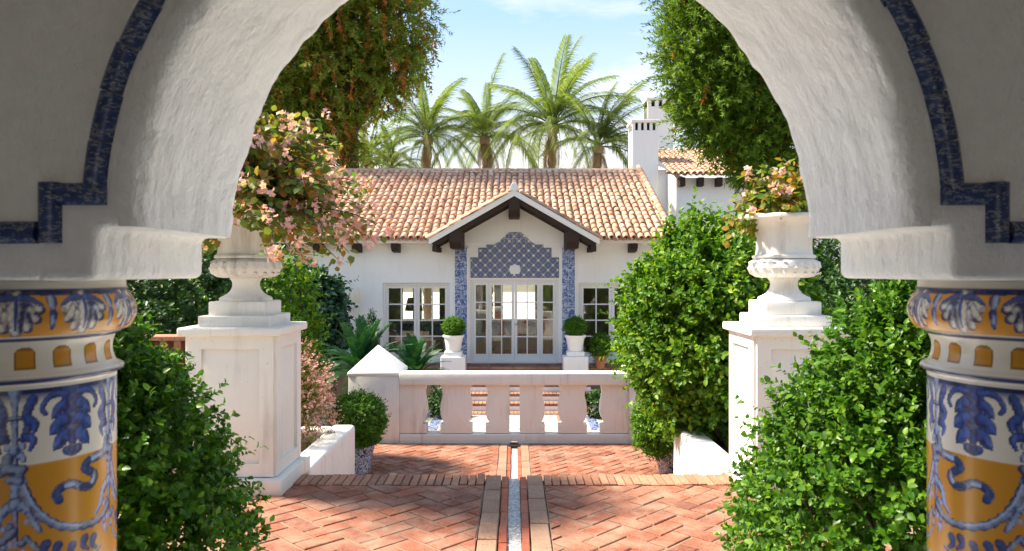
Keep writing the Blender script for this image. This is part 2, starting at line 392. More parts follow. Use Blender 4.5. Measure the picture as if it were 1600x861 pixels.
# ------------------------------------------------------------------ arcade wall with moulded tiles
AR, AZ = 0.82, 1.745
arc_root = thing('arcade_wall', (AXC, AY0, 1.63), 'rough white stucco arch wall framing the whole view', 'arch')
poly = [(-3.9, 3.41), (-3.9, AZ)]
for k in (-1, 0, 1):
    c = AXC + k*PIT
    poly += [(c - AR, AZ)] + [(c - AR*math.cos(t), AZ + .02 + AR*math.sin(t)) for t in np.linspace(0.0, PI, 57)] + [(c + AR, AZ)]
    if k < 1:                               # impost block carried by the column, in one with the wall
        m_ = c + PIT/2; poly += [(m_-.352, AZ), (m_-.352, 1.632), (m_+.352, 1.632), (m_+.352, AZ)]
poly += [(3.9, AZ), (3.9, 3.41)]
wall = MB().prism(poly, 'y', AY0, AY1).build('wall', M['arch'], arc_root, smooth=True, bevel=.022, seg=3, angle=50)
# hand-trowelled soffit of the middle arch, lumpy and with worn edges
nt, prof = 220, [(-.004, .034), (-.002, .020), (.006, .004), (.022, -.008)] + [(v, -.012) for v in np.linspace(.05, .50, 26)] + [(.528, -.008), (.544, .004), (.552, .020), (.554, .034)]
path = [(0, -.02+.001)] + [(t, 0) for t in np.linspace(0, PI, nt)] + [(PI, -.02+.001)]
V = []
for (t, dz) in path:
    for (y, dr) in prof:
        q_ = Vector((math.cos(t)*3.1, y*3.1, math.sin(t)*3.1+dz*3))
        edge = 1.0 if dr > -.01 else .55
        n_ = .011*noise.noise(q_*1.6) + .006*noise.noise(q_*4.3) + .0035*noise.noise(q_*9.5)
        r = AR + dr + n_*edge; yy = AY0 + y + (.5*n_ if dr > -.01 else 0)*(1 if y < .2 else -1)
        V.append((AXC - r*math.cos(t), yy, AZ + .02 + r*math.sin(t) + dz))
m_ = len(prof); Q = [(i*m_+j, i*m_+j+1, (i+1)*m_+j+1, (i+1)*m_+j) for i in range(len(path)-1) for j in range(m_-1)]
MB().add(V, Q).build('soffit', M['arch'], arc_root, smooth=True, angle=70)
for s_ in (-1, 1):
    c = AXC + s_*PIT/2
    c2 = AXC + s_*PIT*1.5
    MB().box(c2-.352 if s_ > 0 else c2-.1, c2+.1 if s_ > 0 else c2+.352, AY0+.004, AY1-.004, .0, AZ-.002).build('end_pier', M['arch'], arc_root, bevel=.02)
HR = [(-.0235, 0), (-.022, .010), (-.013, .019), (0, .0225), (.013, .019), (.022, .010), (.0235, 0)]
def molding_piece(path):
    mb = MB(); sweep(mb, [(x, z) for x, z in path], HR)
    mb.v = [(x, y + AY0 - .0005, z) for x, y, z in mb.v]
    return mb.build('molding_tile', M['molding'], arc_root, smooth=True, angle=60)
MR = .905; n = 26; a0 = math.asin(.055/MR)
for i in range(n):
    t0, t1 = a0 + (PI-2*a0)*i/n, a0 + (PI-2*a0)*(i+1)/n
    e = .0018; r = MR + random.uniform(-.003, .003)
    molding_piece([(AXC - r*math.cos(t), AZ + .02 + r*math.sin(t)) for t in np.linspace(t0+e, t1-e, 6)])
for s_ in (-1, 1):
    zs, zb = AZ + .02 + .055 - .001, 1.733
    X = lambda v: AXC + s_*v
    molding_piece([(X(.877), zs-.005), (X(.974), zs-.005)])
    molding_piece([(X(.995), zs+.019), (X(.995), zb-.022)])
    molding_piece([(X(1.020), zb), (X(1.135), zb)]); molding_piece([(X(1.140), zb), (X(1.255), zb)])
    X2 = lambda v: AXC + s_*(PIT - v)           # the border runs on round the neighbouring arch
    molding_piece([(X2(1.253), zb), (X2(1.140), zb)]); molding_piece([(X2(1.135), zb), (X2(1.020), zb)])
    molding_piece([(X2(.995), zb-.022), (X2(.995), zs+.019)]); molding_piece([(X2(.974), zs-.005), (X2(.877), zs-.005)])
    for i in range(13):
        t0, t1 = a0 + (PI-2*a0)*i/n, a0 + (PI-2*a0)*(i+1)/n
        molding_piece([(X2(MR*math.cos(t)), AZ + .02 + MR*math.sin(t)) for t in np.linspace(t0+.0018, t1-.0018, 6)])

# ------------------------------------------------------------------ painted ceramic columns
def smooth(a, b, x):
    t = np.clip((x-a)/(b-a), 0, 1); return t*t*(3-2*t)
CREAM, NAVY, BLUE, PALE, OCH = (np.array(c) for c in ((.82,.78,.70), (.008,.020,.13), (.030,.085,.36), (.34,.45,.70), (.66,.29,.015)))
class Canvas:
    """paint brush strokes on a strip of x 0..w, v 0..h millimetres, 2 mm cells, wrapping in x"""
    def __init__(s, w, h, col):
        s.w = w; s.X, s.V = np.meshgrid(np.arange(0, w, 1.5), np.arange(0, h, 1.5)); s.img = np.tile(col, s.X.shape + (1,)).astype(float)
        g = np.random.default_rng(4).normal(size=(s.X.shape[0]//6+2, s.X.shape[1]//6+2)); g = np.repeat(np.repeat(g, 6, 0), 6, 1)[:s.X.shape[0], :s.X.shape[1]]
        for _ in range(6): g = (g + np.roll(g, 1, 0) + np.roll(g, -1, 0) + np.roll(g, 1, 1) + np.roll(g, -1, 1))/5
        s.grain = g*.28
    def put(s, mask, col): s.img = s.img*(1-mask[..., None]) + col*mask[..., None]
    def stroke(s, pts, w, cin, cout, w2=None, mirror=False):
        pts = np.array(pts, float)
        if len(pts) > 2:
            t = np.linspace(0, len(pts)-1, len(pts)*6); out = []
            for u in t:
                i = min(int(u), len(pts)-2); f = u-i
                p0, p1, p2, p3 = pts[max(i-1,0)], pts[i], pts[i+1], pts[min(i+2, len(pts)-1)]
                out.append(.5*((2*p1)+(-p0+p2)*f+(2*p0-5*p1+4*p2-p3)*f*f+(-p0+3*p1-3*p2+p3)*f**3))
            pts = np.array(out)
        for sh in (-s.w, 0, s.w):
            D = np.full(s.X.shape, 9.); E = D.copy(); m = len(pts)-1
            for i in range(m):
                a, b = pts[i], pts[i+1]; ab = b-a; L = max(ab@ab, 1e-6)
                px_, py_ = s.X-sh-a[0], s.V-a[1]
                t = np.clip((px_*ab[0]+py_*ab[1])/L, 0, 1)
                ww = (w + ((w2 if w2 is not None else w)-w)*(i+t)/m)*(1 + .16*np.sin((i+t)*2.1+len(pts)+w))
                d_ = np.hypot(px_-t*ab[0], py_-t*ab[1])/ww
                E = np.where(d_ < D, np.hypot(px_-t*ab[0]+.42*ww, py_-t*ab[1]+.30*ww)/ww, E); D = np.minimum(D, d_)
            if D.min() < 1.2:                # the brush loads one side of the stroke with more colour
                mask = smooth(1.1, .85, D); k = np.maximum(smooth(.62, 1.0, D), smooth(.25, 1.25, E))
                k = np.clip(k + s.grain, 0, 1)[..., None]
                s.put(mask*(1-.25*np.abs(s.grain)), cin*(1-k)+cout*k)
    def sym(s, pts, *a, **k):
        s.stroke(pts, *a, **k); s.stroke([(s.w-x, v) for x, v in pts], *a, **k)

def shaft_canvas():
    W, H = 234.5, 760
    c = Canvas(W, H, CREAM); h = W/2
    c.put(smooth(166, 169, c.V)*smooth(470, 467, c.V), OCH)
    c.put(smooth(34, 4, c.V)*.95, BLUE*.7)
    c.stroke([(-30, 2), (W+30, 2)], 5, NAVY, NAVY)
    for b, up in ((0, 1),):
        # drooping central leaf and volutes
        c.stroke([(h, 0), (h, 60), (h, 125)], 26, BLUE*.9, NAVY, 13)
        c.stroke([(h-14, 148), (h, 154), (h+14, 148)], 10, BLUE, NAVY)
        c.stroke([(h, 110), (h, 150)], 9, BLUE, NAVY)
        c.sym([(h-14, 18), (h-34, 14), (h-54, 22), (h-66, 44), (h-58, 58)], 8, BLUE*1.3, NAVY, 5)
        c.sym([(h-18, 30), (h-24, 70), (h-20, 130)], 7, BLUE, NAVY)
        for (dx, v, w) in ((34, 56, 13), (36, 92, 15), (30, 128, 14)):
            c.sym([(h-20, v-14), (h-dx, v-6), (h-dx-7, v+9)], w*1.05, BLUE*1.5, NAVY, w*.5)
            c.sym([(h-dx+2, v+8), (h-dx-12, v+14)], w*.55, BLUE, NAVY, 3)
        c.sym([(34, 20), (22, 50), (24, 80), (14, 108)], 11, BLUE*1.2, NAVY, 7)
        c.sym([(26, 66), (38, 78), (34, 96)], 11, BLUE*1.6, NAVY, 4); c.sym([(22, 104), (34, 114), (28, 134)], 11, BLUE*1.6, NAVY, 4)
    # candelabra at the seam
    c.stroke([(0, -10), (0, 340)], 4.5, PALE, NAVY)
    c.stroke([(0, 0), (0, 44)], 13, PALE, BLUE*.7, 5); c.stroke([(-9, 60), (9, 60)], 5, PALE, NAVY)
    c.stroke([(0, 70), (0, 100)], 8, PALE*1.1, BLUE*.8, 4)
    for (x, v, r) in ((-13, 122, 8), (13, 122, 8), (-8, 138, 9), (9, 140, 9), (0, 128, 10), (-14, 150, 6), (15, 152, 6)):
        c.stroke([(x, v), (x+.1, v+4)], r, PALE*1.1, BLUE*.75)
    c.stroke([(0, 160), (0, 205), (0, 245)], 6, PALE*1.15, BLUE*.75, 10)
    c.stroke([(0, 250), (-24, 268), (-36, 300), (-52, 318)], 13, PALE*1.15, BLUE*.7, 5); c.stroke([(0, 250), (24, 268), (36, 300), (48, 322)], 13, PALE*1.1, BLUE*.7, 5)
    for i in range(16):
        x, v = random.uniform(-26, 26), random.uniform(292, 372)
        c.stroke([(x, v), (x+.1, v+3)], random.uniform(5, 9), PALE*random.uniform(.8, 1.3), random.choice((BLUE, BLUE*.7, np.array((.45,.25,.30)))))
    # ribbon
    rib = [(222, 148), (212, 176), (184, 182), (160, 186), (148, 200), (166, 214), (180, 228), (164, 246), (140, 242), (118, 230), (92, 232), (80, 246), (88, 262)]
    c.stroke(rib, 10.5, PALE*.8, NAVY); c.stroke([rib[3], rib[4], rib[5]], 9, BLUE*.7, NAVY); c.stroke([rib[7], rib[8]], 8, BLUE*.6, NAVY); c.stroke(rib[10:], 8, BLUE*.7, NAVY)
    c.stroke([(196, 180), (172, 184)], 4, PALE*1.35, PALE); c.stroke([(176, 226), (170, 240)], 3.5, PALE*1.3, PALE); c.stroke([(120, 232), (102, 231)], 4, PALE*1.3, PALE)
    # swag
    c.stroke([(8, 186), (22, 236), (48, 284), (92, 322), (150, 338), (200, 334), (232, 312)], 10, PALE*.85, NAVY); 
    c.stroke([(14, 206), (36, 262), (80, 311), (140, 334)], 3.2, PALE*1.3, PALE)
    c.stroke([(-14, 172), (14, 176)], 12, PALE*.9, NAVY); c.stroke([(-10, 196), (8, 200)], 10, PALE, BLUE*.6)
    for (x, v) in ((60, 352), (85, 362), (118, 372), (150, 366), (176, 372)):
        c.stroke([(x, v), (x-6, v+16), (x+8, v+30)], 11, BLUE, NAVY, 4)
    for (x, v) in ((20, 330), (34, 348), (44, 372), (24, 384)): c.stroke([(x, v), (x+10, v+14)], 9, PALE, NAVY, 4)
    for v in (400, 440, 500, 560): c.sym([(h, v), (h-40, v+18), (h-80, v+4)], 9, PALE, NAVY, 5)
    c.stroke([(-30, 470), (W+30, 470)], 5, BLUE, NAVY); c.stroke([(-30, 700), (W+30, 700)], 8, BLUE, NAVY)
    return c.img
def torus_canvas():
    W, H = 141.0, 110            # one twelfth of the collar
    c = Canvas(W, H, OCH); h = W/2
    c.stroke([(-20, 4), (W+20, 4)], 7, NAVY, NAVY)
    for dx, dv in ((-46, 42), (46, 42), (-40, 64), (40, 64), (-23, 84), (23, 84), (0, 94)):
        c.stroke([(h, 16), (h+dx*.6, 22+(dv-20)*.6), (h+dx, dv)], 19, CREAM*.95, NAVY, 9); c.stroke([(h, 16), (h+dx*.55, 20+(dv-20)*.55)], 4.5, BLUE, BLUE*1.5, 2)
    c.stroke([(h, 14), (h, 84)], 4, BLUE, NAVY, 2)
    c.sym([(h-10, 14), (h-30, 18), (h-50, 30)], 8, BLUE, NAVY, 4)
    c.stroke([(0, 20), (0, 40)], 11, PALE, NAVY, 6); c.stroke([(0, 50), (0, 82)], 10, BLUE, NAVY, 4); c.stroke([(0, 56), (0, 72)], 4, PALE, BLUE)
    return c.img

_st = random.getstate(); random.seed(3); SHAFT_ART, TORUS_ART = shaft_canvas(), torus_canvas(); random.setstate(_st)
def column_mesh(mirror):
    prof = [(.0, .30), (.03, .30), (.034, .29), (.06, .285), (.10, .262), (.14, .262), (.16, .24), (.19, .232), (.20, .2245)]
    prof += [(z, .2245) for z in np.arange(.206, 1.395, .0022)]
    prof += [(1.398, .228), (1.402, .238), (1.408, .2415), (1.414, .2395), (1.419, .231), (1.424, .222)]
    for t in np.linspace(0, 1, 26): prof.append((1.426 + .066*t, .2145 + .0075*(2*t-1)**2))
    prof += [(1.496, .230), (1.500, .236), (1.505, .239)]
    for t in np.linspace(0, 1, 46): prof.append((1.508 + .098*t, .241 + .030*math.sin(PI*min(1, .10+.86*t))**.8))
    prof += [(1.610, .252), (1.614, .246), (1.630, .246)]
    prof = np.array(prof); nz_, nt = len(prof), 660
    th = np.arange(nt)*2*PI/nt
    u = ((th + R(55.4)) / (2*PI)) % 1.0
    sh, to = SHAFT_ART, TORUS_ART
    U, Z = np.meshgrid(u, prof[:, 0]); TH = np.meshgrid(th, prof[:, 0])[0]
    col = np.tile(CREAM, Z.shape + (1,)).astype(float)
    us = (U*6) % 1.0; v = (1.385 - Z)*1000
    m = (Z < 1.386) & (Z > .21)
    iy = np.clip((v/1.5).astype(int), 0, sh.shape[0]-1); ix = np.clip((us*sh.shape[1]).astype(int), 0, sh.shape[1]-1)
    col[m] = sh[iy, ix][m]
    ut_ = (U*12 + .5) % 1.0; vt = (1.608 - Z)*1000
    m = Z > 1.506; iy = np.clip((vt/1.5).astype(int), 0, to.shape[0]-1); ix = np.clip((ut_*to.shape[1]).astype(int), 0, to.shape[1]-1)
    col[m] = to[iy, ix][m]; col[Z > 1.607] = NAVY; col[Z > 1.613] = CREAM*.8
    band = (np.abs(Z-1.499) < .0055) | (np.abs(Z-1.4035) < .0050); col[band] = NAVY*1.1
    # ochre niches in the cove
    un = (U*18 + .25) % 1.0 - .5; zt = Z - 1.430
    niche = (np.abs(un) < .27) & (zt > 0) & (zt < .050 - .012*(np.abs(un)/.27)**3); col[niche] = OCH*.9
    edge = niche & ((np.abs(un) > .215) | (zt < .005) | (zt > .042)); col[edge] = OCH*.45
    r = np.meshgrid(th, prof[:, 1])[1]
    x = r*np.cos(TH); y = r*np.sin(TH)
    if mirror: x = -x
    verts = np.stack([x, y, Z], -1).reshape(-1, 3)
    i = np.arange(nt); j = (i+1) % nt; k = np.arange(nz_-1)[:, None]*nt
    q = np.stack([k+i, k+j, k+nt+j, k+nt+i], -1).reshape(-1, 4)
    if mirror: q = q[:, ::-1]
    return raw_mesh('shaft', verts, q, M['majolica'], col.reshape(-1, 3), True)

def raw_mesh(name, verts, faces, mat, color=None, smooth_=False):
    me = bpy.data.meshes.new(name); verts = np.asarray(verts, np.float32); faces = np.asarray(faces, np.int32)
    nf, k = faces.shape
    me.vertices.add(len(verts)); me.vertices.foreach_set('co', verts.ravel())
    me.loops.add(nf*k); me.loops.foreach_set('vertex_index', faces.ravel())
    me.polygons.add(nf); me.polygons.foreach_set('loop_start', np.arange(0, nf*k, k, dtype=np.int32))
    if smooth_: me.polygons.foreach_set('use_smooth', np.ones(nf, bool))
    me.materials.append(mat)
    me.update(calc_edges=True)
    if color is not None:
        at = me.color_attributes.new('paint', 'FLOAT_COLOR', 'POINT')
        at.data.foreach_set('color', np.c_[color, np.ones(len(color))].astype(np.float32).ravel())
    return me
for s_, lab in ((-1, 'blue and yellow painted ceramic column at the left edge of the picture'), (1, 'blue and yellow painted ceramic column at the right edge of the picture')):
    st = random.getstate(); random.seed(3)
    t = thing('ceramic_column', (AXC + s_*PIT/2, 1.82, 0), lab, 'column', 'painted columns under the arch')
    inst('shaft', column_mesh(s_ > 0), t)
    MB().box(-.33, .33, -.262, .262, -.006, .02).build('base_slab', M['ped'], t, local=True, bevel=.006)
    random.setstate(st)

# ------------------------------------------------------------------ brick paving
def clip(poly, x0, x1, y0, y1):
    for ax, lim, sg in ((0, x0, 1), (0, x1, -1), (1, y0, 1), (1, y1, -1)):
        out = []
        for i in range(len(poly)):
            a, b = poly[i], poly[(i+1) % len(poly)]
            da, db = sg*(a[ax]-lim), sg*(b[ax]-lim)
            if da >= 0: out.append(a)
            if da*db < 0:
                t = da/(da-db); out.append((a[0]+t*(b[0]-a[0]), a[1]+t*(b[1]-a[1])))
        poly = out
        if len(poly) < 3: return []
    return poly
def area(p): return .5*abs(sum(p[i][0]*p[(i+1) % len(p)][1]-p[(i+1) % len(p)][0]*p[i][1] for i in range(len(p))))
def brick_obj(name, poly, z0, z1, mat, parent, ch=.004, tilt=.006):
    cx = sum(p[0] for p in poly)/len(poly); cy_ = sum(p[1] for p in poly)/len(poly); n = len(poly)
    tx, ty, dz = random.uniform(-tilt, tilt), random.uniform(-tilt, tilt), random.uniform(-.002, .004)
    w = lambda p, s_: ((p[0]-cx)*s_, (p[1]-cy_)*s_)
    poly = [(p[0]+random.uniform(-.003, .003), p[1]+random.uniform(-.003, .003)) for p in poly] if tilt < .015 else poly
    lo = [(*w(p, 1), z0-z1) for p in poly]; vs_ = list(lo)
    vs_ += [(*w(p, 1), -ch + dz + w(p, 1)[0]*tx + w(p, 1)[1]*ty) for p in poly]
    k = 1 - ch/.06
    for p in poly:
        a = w(p, k); j = random.uniform(-.0012, .0012); vs_.append((a[0]+j, a[1]-j, dz + a[0]*tx + a[1]*ty))
    fs = [(i, (i+1) % n, n+(i+1) % n, n+i) for i in range(n)] + [(n+i, n+(i+1) % n, 2*n+(i+1) % n, 2*n+i) for i in range(n)] + [tuple(range(2*n, 3*n))]
    me = bpy.data.meshes.new(name); me.from_pydata(vs_, [], fs)
    bm = bmesh.new(); bm.from_mesh(me); bmesh.ops.recalc_face_normals(bm, faces=bm.faces); bm.to_mesh(me); bm.free()
    me.materials.append(mat)
    return inst(name, me, parent, (cx, cy_, z1))
def herringbone(parent, x0, x1, y0, y1, W, z, mat, gap=.015, ang=45, off=(0, 0)):
    ca, sa = math.cos(R(ang)), math.sin(R(ang)); cx, cy_ = (x0+x1)/2 + off[0], (y0+y1)/2 + off[1]
    rad = math.hypot(x1-x0, y1-y0); m = int(rad/W)+3
    for i in range(-m, m):
        for j in range(-m, m):
            ox, oy = i+2*j, i-2*j
            for rc in ((0, 0, 2, 1), (0, 1, 1, 3)):
                a = [(rc[0]+ox, rc[1]+oy), (rc[2]+ox, rc[1]+oy), (rc[2]+ox, rc[3]+oy), (rc[0]+ox, rc[3]+oy)]
                mx_, my_ = (a[0][0]+a[2][0])/2*W, (a[0][1]+a[2][1])/2*W
                if math.hypot(mx_, my_) > rad*.7: continue
                g = gap/2
                jx, jy = random.uniform(-.003, .003), random.uniform(-.003, .003)
                b = [(a[0][0]*W+g, a[0][1]*W+g), (a[1][0]*W-g, a[1][1]*W+g), (a[2][0]*W-g, a[2][1]*W-g), (a[3][0]*W+g, a[3][1]*W-g)]
                c = clip([(cx+(p[0]+jx)*ca-(p[1]+jy)*sa, cy_+(p[0]+jx)*sa+(p[1]+jy)*ca) for p in b], x0, x1, y0, y1)
                if len(c) >= 3 and area(c) > .002: brick_obj('brick', c, z-.045, z, mat, parent)
herringbone(ut, -2.25, -.238, 4.255, 5.685, .142, 0, M['brick'])
herringbone(ut, .238, 2.25, 4.255, 5.685, .142, 0, M['brick'], off=(.07, .03))
# plain paving nearer than the picture shows
for s_ in (-1, 1):
    x = .238
    while x < 2.2:                          # course of bricks on edge along the top step
        w = random.uniform(.052, .060)
        if x + w < 2.2:
            a, b = sorted((s_*x, s_*(x+w))); y0 = 5.705 + random.uniform(-.004, .006); y1 = 5.985 + random.uniform(-.012, .012)
            k = .10*s_*0
            brick_obj('rowlock_brick', [(a, y0), (b, y0), (b, y1), (a, y1)], -.05, .008 + random.uniform(-.004, .004), M['rowlock'], ut, .007, .02)
        x += w + random.uniform(.006, .010)
    y = 4.25
    while y < 5.98:                         # sandstone edging and red tiles of the rill
        L = random.uniform(.24, .36); y1 = min(y+L, 5.985)
        a, b = sorted((s_*.104, s_*.226)); brick_obj('edging_stone', [(a, y), (b, y), (b, y1-.006), (a, y1-.006)], -.045, .002, M['edging'], ut, .006, .008)
        y = y1
    y = 4.25
    while y < 5.98:
        L = random.uniform(.26, .30); y1 = min(y+L, 5.985)
        a, b = sorted((s_*.046, s_*.097)); brick_obj('rill_tile', [(a, y), (b, y), (b, y1-.004), (a, y1-.004)], -.045, -.014, M['redtile'], ut, .004, .006)
        y = y1
MB().box(-.043, .043, 4.25, 5.985, -.044, -.03).build('rill_bed', M['rill'], ut)

# stair down to the lower terrace
stair = tag(bpy.data.objects.new('stair', None), kind='structure'); COL.objects.link(stair)
for i in range(6):
    z = -.15*(i+1); y = 6.0 + .33*i
    MB().box(-SX, SX, y, y+.33, -1.9, z).build('step', M['rowlock'], stair, bevel=.008)

lt = tag(bpy.data.objects.new('lower_terrace', None), kind='structure'); COL.objects.link(lt)
mb = MB(); mb.box(-9, -.212, 8.25, 11.9, -1.9, ZL-.0075); mb.box(.212, 9, 8.25, 11.9, -1.9, ZL-.0075); mb.box(-.212, .212, 8.25, 11.9, -1.9, ZL-.05)
mb.box(-9, -SX-.26, 7.985, 8.25, -1.9, ZL-.01); mb.box(SX+.26, 9, 7.985, 8.25, -1.9, ZL-.01); mb.box(-SX-.26, SX+.26, 8.0, 8.25, -1.9, ZL-.012)
mb.build('mortar_bed', M['mortar'], lt)
herringbone(lt, -2.2, -.222, 8.3, 10.93, .128, ZL, M['brick'])
herringbone(lt, .222, 2.2, 8.3, 10.93, .128, ZL, M['brick'], off=(.05, .04))
for s_ in (-1, 1):
    y = 8.3
    while y < 10.9:
        L = random.uniform(.26, .36); y1 = min(y+L, 10.93)
        a, b = sorted((s_*.098, s_*.21)); brick_obj('edging_stone', [(a, y), (b, y), (b, y1-.006), (a, y1-.006)], ZL-.045, ZL+.002, M['edging'], lt, .006, .006)
        a, b = sorted((s_*.05, s_*.094)); brick_obj('rill_tile', [(a, y), (b, y), (b, y1-.006), (a, y1-.006)], ZL-.045, ZL-.012, M['redtile'], lt, .004, .006)
        y = y1
MB().box(-.047, .047, 8.3, 10.75, ZL-.048, ZL-.03).build('rill_bed', M['rill'], lt)
mb = MB(); mb.box(-.07, .07, 10.78, 10.96, ZL-.049, ZL+.004)
mb.build('rill_outlet', M['iron'], lt, bevel=.004)

# planter flank walls beside the stair, with their soil
for s_ in (-1, 1):
    side = 'left' if s_ < 0 else 'right'
    t = thing('planter_wall', (s_*(SX+.125), 7.0, ZL), 'low white planter wall beside the stair on the %s of the path' % side, 'wall')
    a, b = sorted((s_*SX, s_*(SX+.25)))
    MB().box(a, b, 6.20, 7.985, -1.9, .0).build('wall', M['white'], t, smooth=True, bevel=.045, seg=4)
    a, b = sorted((s_*(SX+.252), s_*4.6))
    MB().box(a, b, 7.75, 7.983, -1.9, -.02).build('rear_wall', M['white'], t, bevel=.02)
    struct('planting_bed', MB().box(a, b, 6.0, 7.748, -1.9, -.12), M['soil'])

# ------------------------------------------------------------------ pedestals
def make_pedestal():
    t = thing('pedestal', (0, 0, 0), '', '')
    L = dict(local=True, smooth=True)
    w, d = .32, .31
    MB().box(-w-.08, w+.08, -d-.08, d+.08, -.01, .115).build('plinth', M['ped'], t, bevel=.012, **L)
    MB().box(-w, w, -d, d, .113, 1.176).build('shaft', M['ped'], t, bevel=.008, **L)
    for k in range(4):                       # raised frames round sunk panels
        a = k*PI/2; hw, dep = (w, d) if k % 2 == 0 else (d, w)
        mb = MB(); o = -dep-.022
        mb.box(-hw+.0, -hw+.105, o, -dep+.004, .125, 1.17); mb.box(hw-.105, hw-.0, o, -dep+.004, .125, 1.17)
        mb.box(-hw+.105, hw-.105, o, -dep+.004, 1.075, 1.17); mb.box(-hw+.105, hw-.105, o, -dep+.004, .125, .22)
        ca, sa = math.cos(a), math.sin(a); mb.v = [(x*ca-y*sa, x*sa+y*ca, z) for x, y, z in mb.v]
        mb.build('panel_frame', M['ped'], t, **L)
    MB().box(-w-.062, w+.062, -d-.062, d+.062, 1.172, 1.236).build('cap', M['ped'], t, bevel=.014, seg=3, **L)
    MB().box(-.27, .27, -.265, .265, 1.23, 1.318).build('upper_step', M['ped'], t, bevel=.01, **L)
    MB().box(-.213, .213, -.21, .21, 1.312, 1.424).build('upper_step', M['ped'], t, bevel=.01, **L)
    return t
def make_urn():
    t = thing('urn', (0, 0, 0), '', '')
    L = dict(local=True, smooth=True)
    MB().lathe([(.0, 0), (.197, 0), (.20, .016), (.192, .03), (.165, .042), (.135, .06), (.112, .09), (.102, .12), (.104, .15), (.118, .17), (.125, .18), (.05, .185)], 48).build('foot', M['ped'], t, **L)
    bowl = MB().lathe([(.05, .178), (.13, .182), (.20, .192), (.245, .215), (.263, .25), (.265, .275), (.255, .305), (.228, .325), (.205, .33)], 48).build('bowl', M['ped'], t, **L)
    for i in range(20):                      # gadroons
        a = 2*PI*i/20; mb = MB()
        pts = [(.16, .19), (.21, .203), (.243, .228), (.256, .262), (.250, .294), (.226, .314)]
        mb.tube([(r*math.cos(a), r*math.sin(a), z) for r, z in pts], [.010, .016, .021, .023, .021, .012], 8)
        mb.build('gadroon', M['ped'], bowl, **L)
    MB().lathe([(.20, .328), (.232, .332), (.238, .345), (.232, .358), (.216, .362), (.212, .375), (.208, .43), (.211, .50), (.220, .56), (.24, .60), (.285, .628), (.33, .636)], 48, cap=False).build('body', M['ped'], t, **L)
    MB().lathe([(.30, .632), (.345, .633), (.356, .645), (.356, .66), (.345, .672), (.315, .672), (.25, .655), (.20, .62)], 48, cap=False).build('rim', M['ped'], t, **L)
    MB().lathe([(.0, .60), (.23, .60), (.22, .615), (.0, .625)], 24, cap=False).build('soil', M['soil'], t, **L)
    return t
PX, PY = 2.122, 5.81
p0 = make_pedestal(); u0 = make_urn()
p1 = copy_tree(p0); u1 = copy_tree(u0)
for (p, u, s_) in ((p0, u0, -1), (p1, u1, 1)):
    p.location = (AXC*.3 + s_*PX, PY, 0); u.location = (AXC*.3 + s_*PX, PY, 1.423)
    tag(p, ['white plaster pedestal under the urn of pink flowers left of the path', '', 'white plaster pedestal under the urn right of the path, half hidden by bushes'][s_+1], 'pedestal', 'pedestals flanking the path')
    tag(u, ['stone urn overhung by pink flowers on the left pedestal', '', 'white stone urn with a wide rim on the right pedestal'][s_+1], 'urn', 'garden urns')

# ------------------------------------------------------------------ balustrade
BY = 10.98
bal = thing('balustrade', (0, BY, ZL), 'white balustrade of broad vase shaped balusters across the path', 'balustrade')
ZR0, ZR1, ZB = -.035, .14, -.775
def bx_(x): return (x - VX)/F*BY
hwp = [(600.5, 5), (602, 9.5), (605, 12.5), (612, 14), (620, 14), (630, 11.5), (640, 10.5), (648, 11), (655, 13), (660, 16), (663.5, 17), (664, 10.5), (678, 10.5)]
zp = [(CZ - (y-HY)/F*BY, w/F*BY) for y, w in hwp]
ops = [bx_(x) for x in (677, 748, 804, 862, 928)]
flat = [(z, 8/F*BY) for z, _ in zp]
def side(i, sgn):
    """edge of opening i, from top to bottom"""
    pr = flat if i == 2 else zp
    return [(ops[i] + sgn*w, z) for z, w in pr]
PXI = 1.712
for i in range(6):
    L = side(i-1, 1) if i > 0 else [(-PXI, z) for z, _ in zp]
    Rr = side(i, -1) if i < 5 else [(PXI, z) for z, _ in zp]
    poly = [(x, max(min(z, ZR0+.002), ZB-.002)) for x, z in L] + [(x, max(min(z, ZR0+.002), ZB-.002)) for x, z in Rr[::-1]]
    nm = 'baluster' if 0 < i < 5 else 'end_panel'
    MB().prism(poly, 'y', BY+.035, BY+.235).build(nm, M['ped'], bal, smooth=True, bevel=.006, angle=40)
MB().box(-PXI, PXI, BY-.03, BY+.30, ZR0+.001, ZR1).build('top_rail', M['ped'], bal, smooth=True, bevel=.014)
mb = MB(); mb.box(-PXI, -.05, BY+.0, BY+.27, -1.0, ZB); mb.box(.05, PXI, BY+.0, BY+.27, -1.0, ZB); mb.box(-.05, .05, BY, BY+.27, -.875, ZB)
mb.build('bottom_rail', M['ped'], bal, bevel=.008)
for s_ in (-1, 1):
    t = thing('gate_post', (s_*2.095, BY+.38, ZL), 'square white post with pyramid cap at the %s end of the balustrade' % ('left' if s_ < 0 else 'right'), 'post', 'balustrade posts')
    a, b = s_*2.095-.38, s_*2.095+.38
    MB().box(a, b, BY, BY+.76, -1.0, .10).build('shaft', M['ped'], t, smooth=True, bevel=.01)
    e = .015; c = (s_*2.095, BY+.38, .53)
    mb = MB(); mb.add([(a-e, BY-e, .10), (b+e, BY-e, .10), (b+e, BY+.76+e, .10), (a-e, BY+.76+e, .10), (a-e, BY-e, .145), (b+e, BY-e, .145), (b+e, BY+.76+e, .145), (a-e, BY+.76+e, .145), c],
                      [(0,3,2,1), (0,1,5,4), (1,2,6,5), (2,3,7,6), (3,0,4,7), (4,5,8), (5,6,8), (6,7,8), (7,4,8)])
    mb.build('pyramid_cap', M['ped'], t, smooth=True, bevel=.008)

